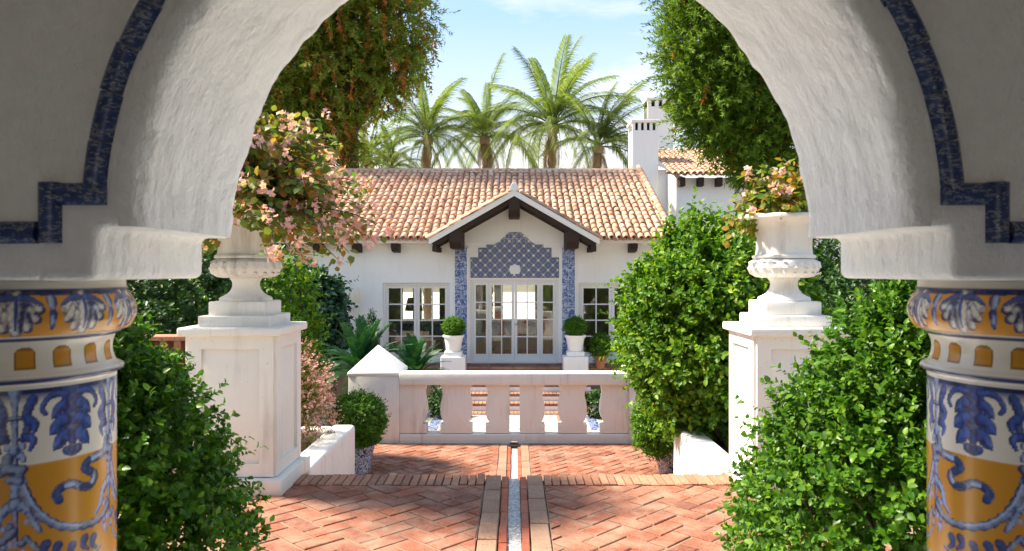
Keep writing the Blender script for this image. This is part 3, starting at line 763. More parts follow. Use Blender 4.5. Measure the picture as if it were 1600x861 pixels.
# low white garden wall with upright bricks, left behind the pedestal
t = thing('garden_wall', (-4.2, 7.2, 0), 'low white wall topped with upright bricks behind the left pedestal', 'wall')
MB().box(-6.5, -2.9, 7.1, 7.32, -1.9, .70).build('wall', M['white'], t, bevel=.02)
x = -6.4
while x < -3.0:
    MB().box(x, x+.065, 7.12, 7.30, .702, .98 + random.uniform(-.008, .008)).build('upright_brick', M['rowlock'], t, bevel=.006)
    x += .135
MB().box(-6.45, -2.95, 7.10, 7.33, .985, 1.03).build('coping', M['rowlock'], t, bevel=.008)

# ------------------------------------------------------------------ courtyard
struct('courtyard', MB().box(-14, 14, 11.92, 19.0, -2.0, ZC), M['cobble'])
cs = tag(bpy.data.objects.new('courtyard_path', None), kind='structure'); COL.objects.link(cs)
for s_ in (-1, 1):
    for k in range(16):
        y = 12.4 + k*.34
        MB().box(s_*1.75-.11, s_*1.75+.11, y, y+.33, ZC-.01, ZC+.006).build('blue_tile', M['scroll'], cs)
        MB().box(s_*1.05-.07, s_*1.05+.07, y, y+.33, ZC-.01, ZC+.005).build('brick', M['rowlock'], cs)
for i in range(26):
    MB().box(-3+i*.235, -3+i*.235+.225, 12.05, 12.36, ZC-.01, ZC+.006).build('brick', M['brick'], cs, bevel=.004)
struct('house_terrace', MB().box(-14, 14, 19.0, 20.0, -2.0, ZH-.02), M['mortar'])
hp = tag(bpy.data.objects.new('house_terrace_paving', None), kind='structure'); COL.objects.link(hp)
x = -6.0
while x < 6.0:
    MB().box(x, x+.29, 18.97, 19.24, ZH-.05, ZH).build('brick', M['rowlock'], hp, bevel=.006)
    for r_ in range(3): MB().box(x, x+.29, 19.25+r_*.25, 19.25+r_*.25+.24, ZH-.05, ZH-.002).build('brick', M['brick'], hp, bevel=.004)
    x += .30
es = tag(bpy.data.objects.new('entrance_steps', None), kind='structure'); COL.objects.link(es)
for i in range(5):
    z = ZH - .176*(i+1) + .03; y = 18.97 - .34*i
    MB().box(-1.9, 1.9, y-.34, y-.002, ZC-.2, z-.07).build('riser', M['house'], es)
    x = -1.9
    while x < 1.85:
        MB().box(x, x+.085, y-.345, y-.003, z-.069, z).build('rowlock_brick', M['rowlock'], es, bevel=.006)
        x += .095

# ------------------------------------------------------------------ house
HYF = 20.0
def hx(x, Y=HYF): return (x-VX)/F*Y
def hz(y, Y=HYF): return CZ-(y-HY)/F*Y
house = thing('house', (0, HYF, ZH), 'white single storey house with clay tile roof and blue tiled entrance', 'house')
XL, XR, ZE = -9.0, 4.12, 2.44
wl0, wl1, wzt, wzb = hx(598), hx(703), hz(442), hz(561)
dl, dr, dzt = hx(735), hx(872.5), hz(437)
wr0, wr1 = hx(904), hx(1009)
mb = MB()
def wbox(x0, x1, z0, z1): mb.box(x0, x1, HYF, HYF+.3, z0, z1)
wbox(XL, wl0, -2, ZE); wbox(wl1, dl, -2, ZE); wbox(dr, wr0, -2, ZE); wbox(wr1, XR, -2, ZE)
wbox(wl0, wl1, wzt, ZE); wbox(wl0, wl1, -2, wzb); wbox(dl, dr, dzt, ZE); wbox(dl, dr, -2, ZH); wbox(wr0, wr1, wzt, ZE); wbox(wr0, wr1, -2, wzb)
mb.build('front_wall', M['house'], house)
# other walls and the room inside
RZ, RYR = 5.06, 24.8
EY, EZ, TAN = 19.40, 2.53, (5.06-2.53)/(24.8-19.40)
mb = MB(); mb.box(XL, XL+.3, 20.3, 29.6, -2, ZE); mb.box(XR-.3, XR, 20.3, 29.6, -2, ZE)
for xa in (XL, XR-.3): mb.prism([(20.01, ZE+.002), (29.6, ZE+.002), (RYR, RZ-.18)], 'x', xa, xa+.3)
for xa in np.arange(XL, XR, 1.64):
    mb.box(xa, min(xa+.34, XR), 29.6, 29.9, -2, ZE)
mb.box(XL, XR, 29.62, 29.88, 1.9, ZE-.003); mb.box(XL, XR, 29.62, 29.88, -2, -.25)
mb.build('rear_walls', M['house'], house)
MB().box(XL+.31, XR-.31, 20.31, 29.59, ZH-.1, ZH-.004).build('room_floor', M['woodfloor'], house)
MB().box(XL+.31, XR-.31, 20.31, 29.59, ZE-.12, ZE-.02).build('room_ceiling', M['paint'], house)
mb = MB(); mb.box(-6.2, -3.75, 24.6, 24.8, ZH, ZE-.13); mb.box(-2.5, -1.55, 24.6, 24.8, ZH, ZE-.13); mb.box(1.6, 3.8, 24.6, 24.8, ZH, ZE-.13); mb.box(-1.55, 1.6, 24.6, 24.8, 1.75, ZE-.13)
mb.build('partition_wall', stucco('warm_room_plaster', (.42, .30, .19), .1, 2, 20, .1, .005), house)
struct('back_terrace', MB().box(-40, 40, 29.95, 95, -2.0, -.95), M['pale'])

def glazed(name, x0, x1, z0, z1, leaves, rows, bottom=.12, Y=HYF+.10, lab=None):
    """a window or door group: outer frame, leaves with their bars, one pane object per light"""
    w = bpy.data.objects.new(name, None); COL.objects.link(w); w.parent = house
    w.location = (Vector(((x0+x1)/2, Y, z0)) - house.location)
    if lab: w['label'] = lab
    f = MB(); t = .065; g = .001
    f.box(x0+g, x0+t, Y-.03, Y+.09, z0+g, z1-g); f.box(x1-t, x1-g, Y-.03, Y+.09, z0+g, z1-g); f.box(x0+t, x1-t, Y-.03, Y+.09, z1-t, z1-g)
    f.box(x0+t, x1-t, Y-.04, Y+.09, z0+g, z0+.05)
    f.build('frame', M['paint'], w, bevel=.006)
    W = sum(a for a, c in leaves); X = x0+t; U = (x1-x0-2*t)/W
    for (a, c) in leaves:
        la, lb = X+.003, X+a*U-.003; X += a*U; st, mt = .075, .032
        za, zb = z0+.053, z1-t-.003
        lf = MB(); ya, yb = Y, Y+.05
        lf.box(la, la+st, ya, yb, za, zb); lf.box(lb-st, lb, ya, yb, za, zb)
        lf.box(la+st, lb-st, ya, yb, zb-.08, zb); lf.box(la+st, lb-st, ya, yb, za, za+bottom)
        ga, gb, ha, hb = la+st, lb-st, za+bottom, zb-.08
        for i in range(1, c): x = ga+(gb-ga)*i/c; lf.box(x-mt/2, x+mt/2, ya+.006, yb-.006, ha, hb)
        for j in range(1, rows):
            z = ha+(hb-ha)*j/rows
            for i in range(c): lf.box(ga+(gb-ga)*i/c+(mt/2 if i else 0), ga+(gb-ga)*(i+1)/c-(mt/2 if i < c-1 else 0), ya+.008, yb-.008, z-mt/2, z+mt/2)
        lf.build('leaf_frame', M['paint'], w)
        for i in range(c):
            for j in range(rows):
                pa, pb = ga+(gb-ga)*i/c, ga+(gb-ga)*(i+1)/c; qa, qb = ha+(hb-ha)*j/rows, ha+(hb-ha)*(j+1)/rows
                o = MB().box(pa-(pa+pb)/2, pb-(pa+pb)/2, -.003, .003, qa-(qa+qb)/2, qb-(qa+qb)/2).build('pane', M['glass'], w, local=True)
                o.location = Vector(((pa+pb)/2, Y+.025, (qa+qb)/2)) - wloc(w)
                o.rotation_euler = (random.uniform(-.012, .012), 0, random.uniform(-.012, .012))
    return w
glazed('window', wl0, wl1, wzb, wzt, [(1, 2), (1, 2)], 4, lab='pair of white sixteen pane windows left of the door')
glazed('window', wr0, wr1, wzb, wzt, [(1, 2), (1, 2)], 4, lab='white multi pane windows right of the door, half hidden by the shrub')
d = glazed('door', dl, dr, ZH+.02, dzt, [(.62, 1), (1, 2), (1, 2), (.62, 1)], 4, .16, lab='white glazed double doors with narrow side lights')
MB().tube([(.03, HYF+.08, .22), (.03, HYF+.06, .22), (.12, HYF+.055, .22)], [.012, .012, .01]).build('handle', M['brass'], d)
MB().box(dl+.01, dr-.01, HYF-.06, HYF+.05, ZH-.02, ZH+.018).build('threshold', M['paint'], d)

# blue tiled pilasters and the stepped panel over the door, tile by tile
for x0, x1 in ((711, 730), (878, 898)):
    a, b = hx(x0), hx(x1); pl = MB().box(a-.04, b+.04, HYF-.06, HYF-.001, ZH, hz(387)).build('pilaster', M['house'], house, bevel=.006)
    n = 16; z0, z1 = ZH+.01, hz(388)
    for i in range(n):
        for j in range(2):
            w = (b-a)/2; h = (z1-z0)/n
            MB().box(a+j*w+.003, a+(j+1)*w-.003, HYF-.072, HYF-.059, z0+i*h+.003, z0+(i+1)*h-.003).build('tile', M['scroll'], pl, bevel=.003)
out = [(736, 433.5), (736, 403), (748, 403), (748, 388), (760.5, 388), (760.5, 383), (773, 383), (795, 362.5), (814, 362.5), (836, 383), (848.5, 383), (848.5, 388), (861, 388), (861, 403), (872.5, 403), (872.5, 433.5)]
out = [(hx(x), hz(y)) for x, y in out]
xs = [p[0] for p in out]; zs = [p[1] for p in out]; cx0 = sum((min(xs), max(xs)))/2
panel = MB().prism([(cx0+(x-cx0)*1.012, z+(.012 if i not in (0, len(out)-1) else -.012)) for i, (x, z) in enumerate(out)], 'y', HYF-.012, HYF+.002).build('tile_panel', M['molding'], house)
def clip_half(poly, f):
    o = []
    for i in range(len(poly)):
        a, b = poly[i], poly[(i+1) % len(poly)]; da, db = f(a), f(b)
        if da >= 0: o.append(a)
        if da*db < 0: t = da/(da-db); o.append((a[0]+t*(b[0]-a[0]), a[1]+t*(b[1]-a[1])))
    return o
def top_at(x):
    z = min(zs)
    for i in range(1, len(out)-2):
        a, b = out[i], out[i+1]
        if abs(b[0]-a[0]) > 1e-6 and a[0]-1e-9 <= x <= b[0]+1e-9: z = max(z, a[1]+(b[1]-a[1])*(x-a[0])/(b[0]-a[0]))
    return z
TS = .131
cols_ = [736, 742, 748, 754.2, 760.5, 766.7, 773, 780.3, 787.7, 795, 801.3, 807.7, 814, 821.3, 828.7, 836, 842.2, 848.5, 854.7, 861, 866.7, 872.5]
for i in range(len(cols_)-1):
    xa, xb = hx(cols_[i]), hx(cols_[i+1]); ta, tb = top_at(xa+.002), top_at(xb-.002); j = 0
    if abs(ta-tb) > .16: ta = tb = top_at((xa+xb)/2)
    while min(zs)+j*TS < max(ta, tb)-.012:
        za, zb = min(zs)+j*TS, min(zs)+(j+1)*TS; j += 1; g = .003
        p = clip_half([(xa+g, za+g), (xb-g, za+g), (xb-g, zb-g), (xa+g, zb-g)], lambda p: ta+(tb-ta)*(p[0]-xa)/(xb-xa)-g-p[1])
        if len(p) >= 3 and area(p) > 2e-4: MB().prism(p, 'y', HYF-.026, HYF-.011).build('tile', M['azulejo'], panel)
MB().prism([(hx(798)+dx, hz(428)+dz) for dx, dz in ((0,0),(.23,0),(.27,.1),(.25,.22),(.17,.24),(.115,.27),(.06,.24),(-.02,.22),(-.04,.1))], 'y', HYF-.05, HYF-.025).build('crest', M['ped'], panel, bevel=.01)

# gable over the entrance
GY, GAZ, GEZ, GW = 18.70, hz(297, 18.7), hz(373, 18.7), 2.165
GS = (GAZ-GEZ)/GW; GA = math.atan(GS)
def gz(x): return GAZ - abs(x)*GS
mb = MB(); mb.prism([(-1.92, ZE+.003), (1.92, ZE+.003), (1.92, gz(1.92)-.16), (0, GAZ-.16), (-1.92, gz(1.92)-.16)], 'y', HYF-.02, HYF+.26)
mb.build('gable_wall', M['house'], house)
gr = bpy.data.objects.new('gable', None); COL.objects.link(gr); gr.parent = house; gr.location = Vector((0, GY, GEZ)) - house.location
for s_ in (-1, 1):
    MB().prism([(0, GAZ), (s_*GW, GEZ), (s_*GW, GEZ-.15), (0, GAZ-.15)], 'y', GY-.05, GY+.03).build('barge_board', M['paint'], gr)
    MB().prism([(s_*.002, GAZ-.03), (s_*(GW-.03), GEZ-.02), (s_*(GW-.03), GEZ-.11), (s_*.002, GAZ-.12)], 'y', GY+.032, 22.3).build('soffit_board', M['beam'], gr)
    for yy in (GY+.05, GY+.50, GY+.95):
        MB().prism([(s_*.14, gz(.14)-.121), (s_*(GW-.08), gz(GW-.08)-.121), (s_*(GW-.08), gz(GW-.08)-.27), (s_*.14, gz(.14)-.29)], 'y', yy, yy+.13).build('rafter', M['beam'], gr, bevel=.008)
    xb = s_*1.50
    MB().prism([(GY+.0, gz(1.5)-.13), (HYF, gz(1.5)-.13), (HYF, gz(1.5)-.62), (GY+.25, gz(1.5)-.62), (GY+.0, gz(1.5)-.45)], 'x', xb-.155, xb+.155).build('purlin_end', M['beam'], gr, bevel=.012)
    MB().box(s_*2.03-.06, s_*2.03+.06, GY+.02, HYF, gz(2.03)-.40, gz(2.03)-.26).build('purlin_end', M['beam'], gr, bevel=.008)
MB().prism([(GY+.0, GAZ-.13), (HYF, GAZ-.13), (HYF, GAZ-.66), (GY+.22, GAZ-.66), (GY, GAZ-.5)], 'x', -.145, .145).build('ridge_beam', M['beam'], gr, bevel=.012)
MB().prism([(-.13, GAZ-.02), (.13, GAZ-.02), (.11, GAZ+.07), (.045, GAZ+.19), (-.045, GAZ+.19), (-.11, GAZ+.07)], 'y', GY-.08, GY+.16).build('apex_cap', M['paint'], gr, bevel=.01)

# clay barrel tiles
def tile_template():
    L, seg = .43, 5; vs_, fs = [], []
    for (y, r) in ((0, .088), (L, .070)):
        for th in np.linspace(0, PI, seg+1): vs_.append((r*math.cos(th), y, r*.85*math.sin(th)))
    for (y, r) in ((0, .071), (L, .058)):
        for th in np.linspace(0, PI, seg+1): vs_.append((r*math.cos(th), y, r*.85*math.sin(th)))
    m = seg+1
    for i in range(seg):
        fs += [(i, i+1, m+i+1, m+i), (2*m+i, 3*m+i, 3*m+i+1, 2*m+i+1), (i, 2*m+i, 2*m+i+1, i+1)]
    return np.array(vs_), np.array(fs)
TV, TF = tile_template()
tile_me = raw_mesh('roof_tile', TV, TF, M['roof'])
PITCH, EXPO = .196, .325
def tile_frames(O, u, v, na, nb, keep=lambda p: True, jit=.010, a_off=0.0):
    n = u.cross(v); res = []
    for b in range(nb):
        for a in range(na):
            p = O + u*(a*PITCH + a_off + random.uniform(-jit, jit)) + v*(b*EXPO - .05 + random.uniform(-.022, .022))
            if not keep(p): continue
            tl = R(3.2 + random.uniform(-1.2, 1.2)); yaw = random.gauss(0, .030)
            vv = (v*math.cos(tl) - n*math.sin(tl) + u*yaw).normalized(); nn = u.cross(vv).normalized(); uu = vv.cross(nn)
            p = p + n*random.uniform(.030, .044)
            res.append((b, Matrix(((uu.x, vv.x, nn.x, p.x), (uu.y, vv.y, nn.y, p.y), (uu.z, vv.z, nn.z, p.z), (0, 0, 0, 1)))))
    return res
def joined_tiles(name, mats, parent, flip=False):
    T = TV*np.array([-1, 1, -1.0]) if flip else TV
    V = []; Fs = []
    for i, m in enumerate(mats):
        A = np.array(m); V.append(T @ A[:3, :3].T + A[:3, 3] - np.array(wloc(parent))); Fs.append(TF + i*len(TV))
    o = inst(name, raw_mesh(name, np.concatenate(V), np.concatenate(Fs), M['roof']), parent)
    return tag(o, kind='stuff')
sl = Vector((0, 1, TAN)).normalized(); RL = math.hypot(RYR-EY, RZ-EZ)
mb = MB()
nx2 = int((XR+.12-XL)/.2)
for i in range(nx2):
    xa, xb = XL+i*.2, XL+(i+1)*.2; xm = (xa+xb)/2
    ys = EY + .02
    if abs(xm) < GW: ys = max(ys, EY + (gz(max(abs(xm)-.1, 0)) - EZ)/TAN)
    zz = EZ + (ys-EY)*TAN
    mb.add([(xa, ys, zz-.03), (xb, ys, zz-.03), (xb, RYR, RZ-.03), (xa, RYR, RZ-.03)], [(0, 1, 2, 3)])
mb.add([(XL, RYR, RZ-.03), (XR+.12, RYR, RZ-.03), (XR+.12, 30.2, EZ-.03), (XL, 30.2, EZ-.03)], [(0, 1, 2, 3)])
roof = mb.build('roof', M['roof'], house)
na, nb = int((XR+.12-XL)/PITCH), int(RL/EXPO)
keep_main = lambda p: not (abs(p.x) < GW+.02 and p.z < gz(p.x)+.03)
covers = tile_frames(Vector((XL, EY, EZ)), Vector((1, 0, 0)), sl, na, nb, keep_main)
pans = tile_frames(Vector((XL+PITCH/2, EY, EZ-.005)), Vector((1, 0, 0)), sl, na, nb, keep_main)
vis = sorted([c for c in covers if c[1].translation.x > -5.6], key=lambda c: c[0])
solo = vis[:300]; ids = {id(c) for c in solo}
for b, m in solo:
    o = inst('roof_tile', tile_me, roof); m2 = m.copy(); m2.translation = m.translation - wloc(roof)
    o.matrix_local = m2
joined_tiles('upper_roof_tiles', [m for b, m in covers if id((b, m)) not in ids and not any(m is s[1] for s in solo)], roof)
joined_tiles('pan_tiles', [m for b, m in pans], roof, True)
for s_ in (-1, 1):                           # tiles on the entrance gable
    v = Vector((-s_*math.cos(GA), 0, math.sin(GA))); u = Vector((0, -s_*1.0, 0)) if s_ > 0 else Vector((0, 1, 0))
    u = Vector((0, 1, 0)) if s_ < 0 else Vector((0, -1, 0))
    u = v.cross(Vector((0, 0, 1))).normalized();
    if u.cross(v).z < 0: u = -u
    start = GY if u.y > 0 else GY + 17*PITCH
    fr = tile_frames(Vector((s_*GW, start + (.02 if u.y > 0 else -.02), GEZ)), u, v, 18, 7, lambda p: p.z > EZ + (p.y-EY)*TAN - .08)
    joined_tiles('gable_tiles', [m for b, m in fr], gr)
rid = []
for i in range(int((XR-XL)/.36)):
    x = XL+.1+i*.36; rid.append(Matrix(((0, 1, 0, x), (-1.25, 0, 0, RYR), (0, 0, 1.2, RZ+.0), (0, 0, 0, 1))))
joined_tiles('ridge_tiles', rid, roof)
vg = []
for i in range(18):
    y = EY+.0+i*.31; n_ = Vector((1, 0, 0)).cross(sl)
    p = Vector((XR+.10, y, EZ+(y-EY)*TAN)) + n_*.07
    vg.append(Matrix(((1.1, sl.x, n_.x, p.x), (0, sl.y, n_.y, p.y), (0, sl.z, n_.z, p.z), (0, 0, 0, 1))))
joined_tiles('verge_tiles', vg, roof)
# eaves: white cornice and dark rafter ends
for a, b in ((XL, -GW+.02), (GW-.02, XR+.06)):
    MB().prism([(19.46, EZ-.035), (HYF-.001, EZ+.18), (HYF-.001, EZ-.115), (19.46, EZ-.115)], 'x', a, b).build('cornice', M['paint'], house)
for x in (434, 495, 556, 617, 990, 1048):
    X = hx(x, 19.6); MB().prism([(19.52, EZ-.117), (HYF-.001, EZ-.117), (HYF-.001, EZ-.36), (19.66, EZ-.33), (19.52, EZ-.24)], 'x', X-.10, X+.10).build('rafter_end', M['beam'], house, bevel=.01)

# furniture glimpsed through the glass
def sofa(x, y, rz, lab):
    t = thing('sofa', (x, y, ZH), lab, 'sofa', rz=rz); L = dict(local=True, smooth=True)
    MB().box(-1.0, 1.0, -.42, .40, .10, .42).build('seat', M['fabric'], t, bevel=.05, seg=3, **L)
    MB().box(-1.0, 1.0, .24, .46, .40, .84).build('backrest', M['fabric'], t, bevel=.06, seg=3, **L)
    for s_ in (-1, 1): MB().box(s_*1.0-.13, s_*1.0+.13, -.44, .44, .10, .62).build('armrest', M['fabric'], t, bevel=.06, seg=3, **L)
    for k in (-.62, -.2, .24, .64):
        o = MB().box(-.2, .2, -.07, .07, 0, .38).build('cushion', M['cush'], t, bevel=.06, seg=3, **L); o.location = (k, .15, .44); o.rotation_euler = (-.25, 0, random.uniform(-.2, .2))
    for a in (-.9, .9):
        for b in (-.34, .34): MB().box(a-.03, a+.03, b-.03, b+.03, 0, .1).build('leg', M['beam'], t, local=True)
sofa(.25, 23.4, .0, 'pale sofa with blue cushions inside the glass doors')
sofa(-2.9, 23.2, .15, 'pale sofa inside the left windows')
t = thing('table_lamp', (-3.3, 24.2, ZH), 'lamp with orange shade inside the left windows', 'lamp')
MB().lathe([(.0, 0), (.16, 0), (.16, .03), (.03, .05), (.03, 1.2)], 16).build('stand', M['brass'], t, local=True)
MB().lathe([(.30, 1.2), (.2, 1.62)], 20, cap=False).build('lamp_shade', M['terracotta'], t, local=True)
def curtain(x0, x1, lab):
    t = MB(); nn = 60
    vs_ = []; 
    for i in range(nn+1):
        x = x0+(x1-x0)*i/nn; y = 20.62 + .045*math.sin(i*.9) + .02*math.sin(i*2.3)
        for z in (ZH+.02, .4, 1.36): vs_.append((x, y + .02*math.sin(z*3+i*.2), z))
    fs = [(i*3+j, (i+1)*3+j, (i+1)*3+j+1, i*3+j+1) for i in range(nn) for j in range(2)]
    t.add(vs_, fs); o = t.build('curtain', M['curtain'], None, smooth=True, angle=80); tag(o, lab, 'curtain')
curtain(-1.18, -.80, 'white curtain behind the left side light of the door'); curtain(.82, 1.18, 'white curtain behind the right side light of the door')

# wall lamp
p = px(556, 487, 19.95)
t = thing('wall_lamp', (p.x, 19.99, p.z), 'small white wall lamp left of the house windows', 'lamp')
MB().lathe([(0, 0), (.07, .0), (.10, .10), (.115, .20), (.06, .24), (.0, .25)], 16, (0, -.13, 0)).build('bracket', M['ped'], t, local=True, smooth=True)
MB().lathe([(.05, .24), (.10, .33), (.125, .45), (.115, .58), (.07, .68), (.0, .70)], 16, (0, -.13, 0)).build('shade', M['lampglass'], t, local=True, smooth=True)
MB().box(-.06, .06, -.05, .0, .02, .26).build('back_plate', M['ped'], t, local=True)

# ------------------------------------------------------------------ taller wing and chimneys at the right
wing = thing('house_wing', (7.2, 24, -2), 'taller white wing with small tiled roof right of the house', 'house')
WX0, WY0, WZ = 5.28, 24.0, 4.72
MB().box(WX0, 10.5, WY0, 28.6, -2.2, WZ).build('wall', M['house'], wing)
mb = MB(); mb.prism([(WY0+.01, WZ+.002), (28.59, WZ+.002), (28.59, WZ+1.05)], 'x', WX0, WX0+.3); mb.build('side_gable', M['house'], wing)
MB().box(4.9, WX0-.002, 25.5, 26.3, -2.2, 5.2).build('link_wall', M['house'], wing)
wsl = Vector((0, 1, .33)).normalized()
O = Vector((WX0-.12, WY0-.42, WZ+.06))
mb = MB(); e = O + wsl*5.0; mb.add([O[:], (10.6, O.y, O.z), (10.6, e.y, e.z), e[:]], [(0, 1, 2, 3)]); wr = mb.build('roof', M['roof'], wing)
joined_tiles('cover_tiles', [m for b, m in tile_frames(O, Vector((1, 0, 0)), wsl, 27, 15)], wr)
joined_tiles('pan_tiles', [m for b, m in tile_frames(O+Vector((PITCH/2, 0, 0)), Vector((1, 0, 0)), wsl, 27, 15)], wr, True)
for X in (5.42, 6.02, 6.62, 7.22):
    MB().box(X-.09, X+.09, WY0-.32, WY0, WZ-.30, WZ-.02).build('rafter_end', M['beam'], wing, bevel=.01)
def chimney(x0, x1, ytop, Y, dep, base, slots, lab):
    a, b = hx(x0, Y), hx(x1, Y); z = hz(ytop, Y)
    t = thing('chimney', ((a+b)/2, Y+dep/2, base), lab, 'chimney', 'white chimneys')
    MB().box(a, b, Y, Y+dep, base, z-.36).build('stack', M['house'], t, bevel=.02)
    MB().box(a-.05, b+.05, Y-.05, Y+dep+.05, z-.10, z).build('cap', M['house'], t, bevel=.015)
    MB().box(a+.1, b-.1, Y+.1, Y+dep-.1, z-.36, z-.1).build('flue', M['dark'], t)
    n = slots+1
    for i in range(n):
        w = (b-a)/(2*slots+1); x = a+i*2*w
        MB().box(x, x+w, Y, Y+.1, z-.361, z-.099).build('vent_pier', M['house'], t); MB().box(x, x+w, Y+dep-.1, Y+dep, z-.361, z-.099).build('vent_pier', M['house'], t)
    return t
chimney(988, 1029, 187, 25.4, .9, -2.0, 4, 'broad white chimney rising behind the right end of the roof ridge')
chimney(1012, 1052, 152, 29.5, 1.0, -2.0, 3, 'farther taller white chimney beside the dark cypress')

# ------------------------------------------------------------------ foliage helpers
LEAF_V = np.array([(0,0,0), (-.30,.38,.10), (.30,.38,.10), (0,.45,.0), (-.20,.78,.03), (.20,.78,.03), (0,1,-.10)], float)
LEAF_F = np.array([(0,2,3), (0,3,1), (1,3,4), (3,2,5), (4,3,6), (3,5,6)])
SLIM_V = np.array([(0,0,0), (-.13,.4,.03), (.13,.4,.03), (0,1,-.06)], float)
SLIM_F = np.array([(0,2,1), (1,2,3)])
def nrm(a): return a/np.maximum(np.linalg.norm(a, axis=-1, keepdims=True), 1e-9)
def leaf_arrays(pos, d, hint, size, T=LEAF_V, Fc=LEAF_F, width=1.0):
    d = nrm(d); s_ = np.cross(d, hint); bad = np.linalg.norm(s_, axis=1) < 1e-4; s_[bad] = (1, 0, 0); s_ = nrm(s_); u = np.cross(s_, d)
    sz = np.asarray(size).reshape(-1, 1, 1)
    V = pos[:, None] + sz*(T[None, :, 0:1]*width*s_[:, None] + T[None, :, 1:2]*d[:, None] + T[None, :, 2:3]*u[:, None])
    n, k = len(pos), len(T)
    return V.reshape(-1, 3), (Fc[None] + (np.arange(n)*k)[:, None, None]).reshape(-1, 3)
def leaf_obj(name, parent, mat, pos, d, hint, size, T=LEAF_V, Fc=LEAF_F, width=1.0, stuff=True):
    V, Fs = leaf_arrays(pos, d, hint, size, T, Fc, width)
    o = inst(name, raw_mesh(name, V - np.array(wloc(parent)), Fs, mat), parent)
    if stuff: o['kind'] = 'stuff'
    return o
def single_leaves(name, parent, mat, pos, d, hint, size, width=1.0, T=LEAF_V, Fc=LEAF_F):
    """leaves as objects of their own that share one mesh"""
    Tm = T.copy(); Tm[:, 0] *= width; me = raw_mesh(name, Tm, Fc, mat); off = np.array(wloc(parent))
    d = nrm(d); s_ = nrm(np.cross(d, hint)); u = np.cross(s_, d)
    for i in range(len(pos)):
        o = inst(name, me, parent); q = size[i]
        m = Matrix(((s_[i,0]*q, d[i,0]*q, u[i,0]*q, pos[i,0]-off[0]), (s_[i,1]*q, d[i,1]*q, u[i,1]*q, pos[i,1]-off[1]), (s_[i,2]*q, d[i,2]*q, u[i,2]*q, pos[i,2]-off[2]), (0,0,0,1)))
        o.matrix_local = m
def nz3(P, f, seed):
    return np.array([noise.noise(Vector((p[0]*f+seed, p[1]*f+seed*.7, p[2]*f-seed))) for p in P])
def rdirs(n): return nrm(RNG.normal(size=(n, 3)))
def crown(n, c, r, amp=.18, freq=2.2, shell=.72, p=2.0, zmin=None, inner=.25, seed=1.0):
    """twig roots and outward axes on a lumpy (super)ellipsoid"""
    D = rdirs(n); t = np.abs(D[:, 2]); h = np.sqrt(np.maximum(1-t*t, 0))
    if p != 2.0:
        t = RNG.uniform(0, 1, n); hh = (1-t**p)**(1/p); a = RNG.uniform(0, 2*PI, n); sg = np.where(RNG.uniform(size=n) < .75, 1, -1)
        D = np.stack([hh*np.cos(a), hh*np.sin(a), t*sg], 1)
    k = 1 + amp*nz3(D, freq, seed)*1.6 + amp*.6*nz3(D, freq*2.6, seed+9)
    u = np.where(RNG.uniform(size=n) < inner, RNG.uniform(.3, 1, n), RNG.uniform(shell, 1.0, n))
    P = np.array(c) + D*np.array(r)*(k*u)[:, None]
    A = nrm(D/np.array(r))
    if zmin is not None: m = P[:, 2] > zmin; P, A = P[m], A[m]
    return P, A
def twigs(P, A, per, length, spread=.85, up=.25, lsize=(.03, .04)):
    n = len(P); A2 = nrm(A + RNG.normal(size=A.shape)*.35 + np.array((0, 0, up)))
    t = np.tile(np.linspace(.1, 1, per), n); Ar = np.repeat(A2, per, 0)
    lf = np.repeat(np.where(RNG.uniform(size=n) < .12, RNG.uniform(1.4, 2.3, n), RNG.uniform(.5, 1.2, n)), per)
    pos = np.repeat(P, per, 0) + Ar*(t*length*lf)[:, None]
    rad = nrm(np.cross(Ar, RNG.normal(size=Ar.shape)))
    d = nrm(Ar*(.35+.5*t[:, None]) + rad*spread + RNG.normal(size=Ar.shape)*.12)
    hint = nrm(Ar + np.array((0, 0, .5)) + RNG.normal(size=Ar.shape)*.35)
    return pos, d, hint, RNG.uniform(*lsize, len(pos))
def stems(mb, base, tips, r0=.02, r1=.006, bow=.15):
    b = Vector(base)
    for t in tips:
        t = Vector(t); m = (b+t)/2 + Vector((random.uniform(-bow, bow), random.uniform(-bow, bow), bow*.5))*(t-b).length
        mb.tube([b, b+(m-b)*.5, m, t+(m-t)*.4, t], [r0, r0*.85, r0*.6, r0*.4, r1], 6)
def bush(name, lab, cat, base, c, r, mat, n, per, tl, ls, amp=.18, freq=2.2, p=2.0, zmin=None, singles=0, group=None, shell=.72, inner=.25, seed=1.0, width=1.0, up=.25, stem=.03, nst=9, part='foliage', keep=None):
    t = thing(name, base, lab, cat, group)
    P, A = crown(n, c, r, amp, freq, shell, p, zmin, inner, seed)
    if keep is not None: m = keep(P); P, A = P[m], A[m]
    pos, d, h, s_ = twigs(P, A, per, tl, lsize=ls, up=up)
    if singles:
        q = np.argsort(pos[:, 1] - 0*pos[:, 2] + np.where(np.abs(pos[:, 0]) < abs(c[0])+.12, 0, 9) + np.where(pos[:, 2] > .5, 0, 9))[:singles*4]; q = RNG.permutation(q)[:singles]
        single_leaves('leaf', t, mat, pos[q], d[q], h[q], s_[q], width); m = np.ones(len(pos), bool); m[q] = False; pos, d, h, s_ = pos[m], d[m], h[m], s_[m]
    leaf_obj(part, t, mat, pos, d, h, s_, width=width)
    mb = MB(); k = RNG.choice(len(P), min(nst, len(P)), replace=False)
    stems(mb, base, [P[i] for i in k], stem, .004); mb.build('branches', M['bark'], t)
    return t

